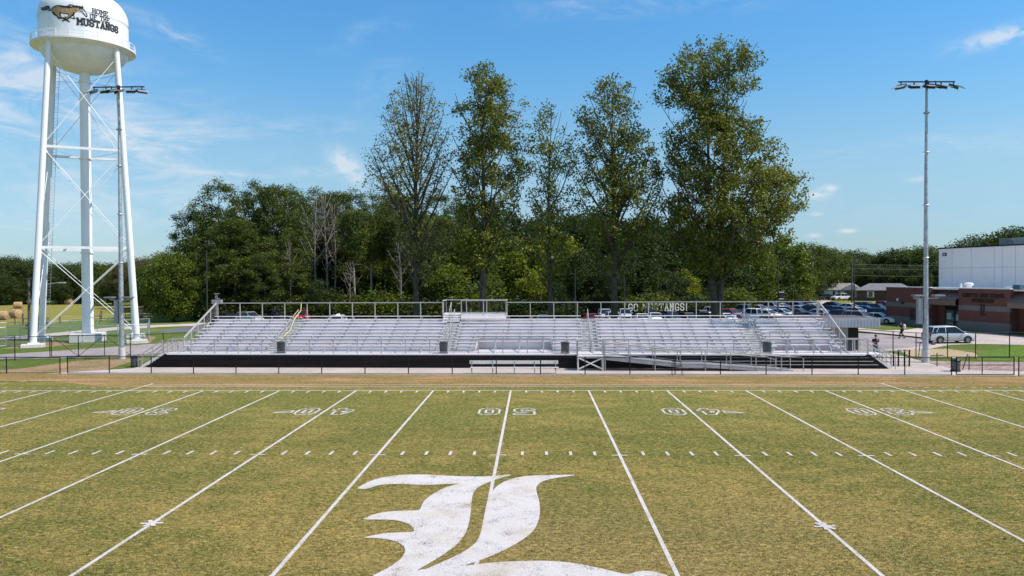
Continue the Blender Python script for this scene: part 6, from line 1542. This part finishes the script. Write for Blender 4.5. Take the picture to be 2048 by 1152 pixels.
for i, (a, b, Y, k_) in enumerate(und):
    near = min([(833, 'half-bare tall tree'), (966, 'second tall tree'), (1100, 'slender middle tall tree'), (1228, 'fourth tall tree'), (1434, 'biggest tall tree'), (640, 'dead grey trees'), (480, 'left pine grove')], key=lambda q_: abs(q_[0] - a))
    rel = 'right' if a > near[0] else 'left'
    wd_ = ['mid-green', 'dark green', 'yellow-green', 'deep green', 'fresh green'][k_]
    putp('under' if i % 3 else 'broad', 31 + k_ + (10 if i % 3 else 0), MU[k_], a, b, Y, f"{wd_} tree {rel} of the {near[1]}, {'low' if b > 530 else 'mid-height' if b > 465 else 'high'} crown", GU, wid=1.25 if i % 3 else 1.0)
GS = 'shrubs along the foot of the wood'
for i, (a, b, Y, k_) in enumerate([(640, 590, 74, 0), (668, 585, 75, 2), (700, 595, 75, 0), (735, 590, 76, 2), (760, 580, 76, 0), (800, 596, 76, 1), (845, 588, 76, 2), (890, 590, 76, 0), (945, 570, 76, 0), (990, 594, 77, 1), (1030, 588, 77, 1), (1075, 590, 77, 2), (1120, 592, 77, 1), (1290, 585, 79, 0), (1330, 590, 82, 2), (1380, 590, 84, 1), (1468, 575, 92, 0), (1500, 560, 118, 0), (1530, 575, 122, 1), (1575, 570, 128, 2), (1600, 580, 130, 0), (430, 600, 73, 1), (480, 592, 73, 2), (540, 598, 73, 1), (590, 596, 73, 2)]):
    putp('shrub', 51 + k_, [L_MID, L_DARK, L_SH][k_], a, b, Y, f"{['mid-green', 'dark', 'olive'][k_]} shrub {['above the stand left section', 'between dead trees and press deck', 'near the press deck', 'above the ramp landing', 'above the ramp', 'behind the right lot'][0 if a < 600 else 1 if a < 800 else 2 if a < 1010 else 3 if a < 1200 else 4 if a < 1450 else 5]}, {'taller' if b < 588 else 'lower'} one", GS, wid=1.5)
# tree line beyond the hay field
GL = 'trees lining the far side of the hay field'
far = [(-60, 505, 150, 1), (-15, 515, 148, 3), (20, 512, 160, 1), (48, 515, 150, 3), (80, 520, 158, 0), (118, 528, 150, 1), (150, 524, 160, 3), (185, 526, 152, 0), (215, 526, 158, 1), (262, 520, 138, 5), (290, 515, 120, 5), (300, 530, 112, 1), (322, 508, 104, 0), (350, 520, 92, 0), (35, 560, 146, 0), (0, 545, 142, 3), (120, 560, 146, 3), (160, 570, 150, 1), (225, 555, 145, 1), (355, 575, 84, 1), (365, 560, 100, 3), (312, 585, 100, 3)]
MF = [L_F1, L_F2, L_F3, L_F2, L_F1, L_BROWN]
for i, (a, b, Y, k_) in enumerate(far):
    pos = 'at the left edge of the picture' if a < 30 else 'behind the rear left tower leg' if a < 100 else 'between the tower legs and column' if a < 165 else 'right of the tower column' if a < 225 else 'right of the tower' if a < 300 else 'beside the pine grove'
    putp('broad', 71 + k_, MF[k_], a, b, Y, f"{['mid-green', 'dark green', 'yellow-green', 'deep green', 'fresh green', 'rusty brown'][k_]} {'tall' if b < 518 else 'mid-sized' if b < 540 else 'low'} tree {pos}", GL, wid=1.15)
GR = 'trees beyond the houses and the gymnasium'
rt = [(1600, 490, 165, 4), (1625, 488, 170, 4), (1650, 498, 175, 0), (1680, 503, 180, 4), (1712, 500, 200, 1), (1735, 512, 190, 1), (1768, 503, 185, 3), (1800, 497, 180, 1), (1835, 494, 176, 4), (1865, 494, 172, 0), (1895, 500, 170, 1), (1650, 535, 172, 4), (1690, 540, 185, 2), (1745, 530, 170, 3), (1790, 530, 165, 1), (1830, 530, 160, 3), (1955, 472, 125, 1), (1990, 480, 140, 3), (2020, 458, 115, 1), (2048, 455, 112, 1), (1620, 540, 160, 1), (1590, 520, 150, 4), (1940, 488, 135, 3)]
for i, (a, b, Y, k_) in enumerate(rt):
    pos = 'left of the white house' if a < 1630 else 'above the white house' if a < 1700 else 'above the brick house' if a < 1760 else 'left of the right mast' if a < 1850 else 'right of the right mast' if a < 1900 else 'over the gymnasium roof'
    putp('broad', 71 + k_, MF[k_], a, b, Y, f"{['mid-green', 'dark green', 'yellow-green', 'deep green', 'fresh green'][k_]} {'tall' if b < 497 else 'mid-sized' if b < 520 else 'low'} tree {pos}, {'nearer' if Y < 165 else 'farther'}", GR, wid=1.15)
putp('snag', 2, None, 1936, 474, 108, 'bare dead treetop above the left end of the gymnasium roof', 'dead trees in the woods', wid=.8)
pb = at_z(65, 657); put('shrub', 53, L_BROWN, pb.x + 1.0, pb.y, 1.7, 'rusty bush by the hay field behind the tower leg', GS, wid=1.1)
# a small dark-fruited shade tree on the lawn by the field

# labels that came out alike are told apart by their order from the left
alike = {}
for o in list(COL.objects):
    if o.parent is None and 'label' in o.keys(): alike.setdefault(o['label'], []).append(o)
ORD = ['leftmost', 'second', 'third', 'fourth', 'fifth', 'sixth', 'seventh']; NUMW = ['', '', 'two', 'three', 'four', 'five', 'six', 'seven']
for lb_, os_ in alike.items():
    if len(os_) > 1:
        os_.sort(key=lambda o: (o.location.x - CAM.x) / (o.location.y - CAM.y))
        for k, o in enumerate(os_): o['label'] = lb_ + ', ' + ('leftmost' if k == 0 else 'rightmost' if k == len(os_) - 1 else ORD[k] + ' from left') + ' of ' + NUMW[len(os_)]
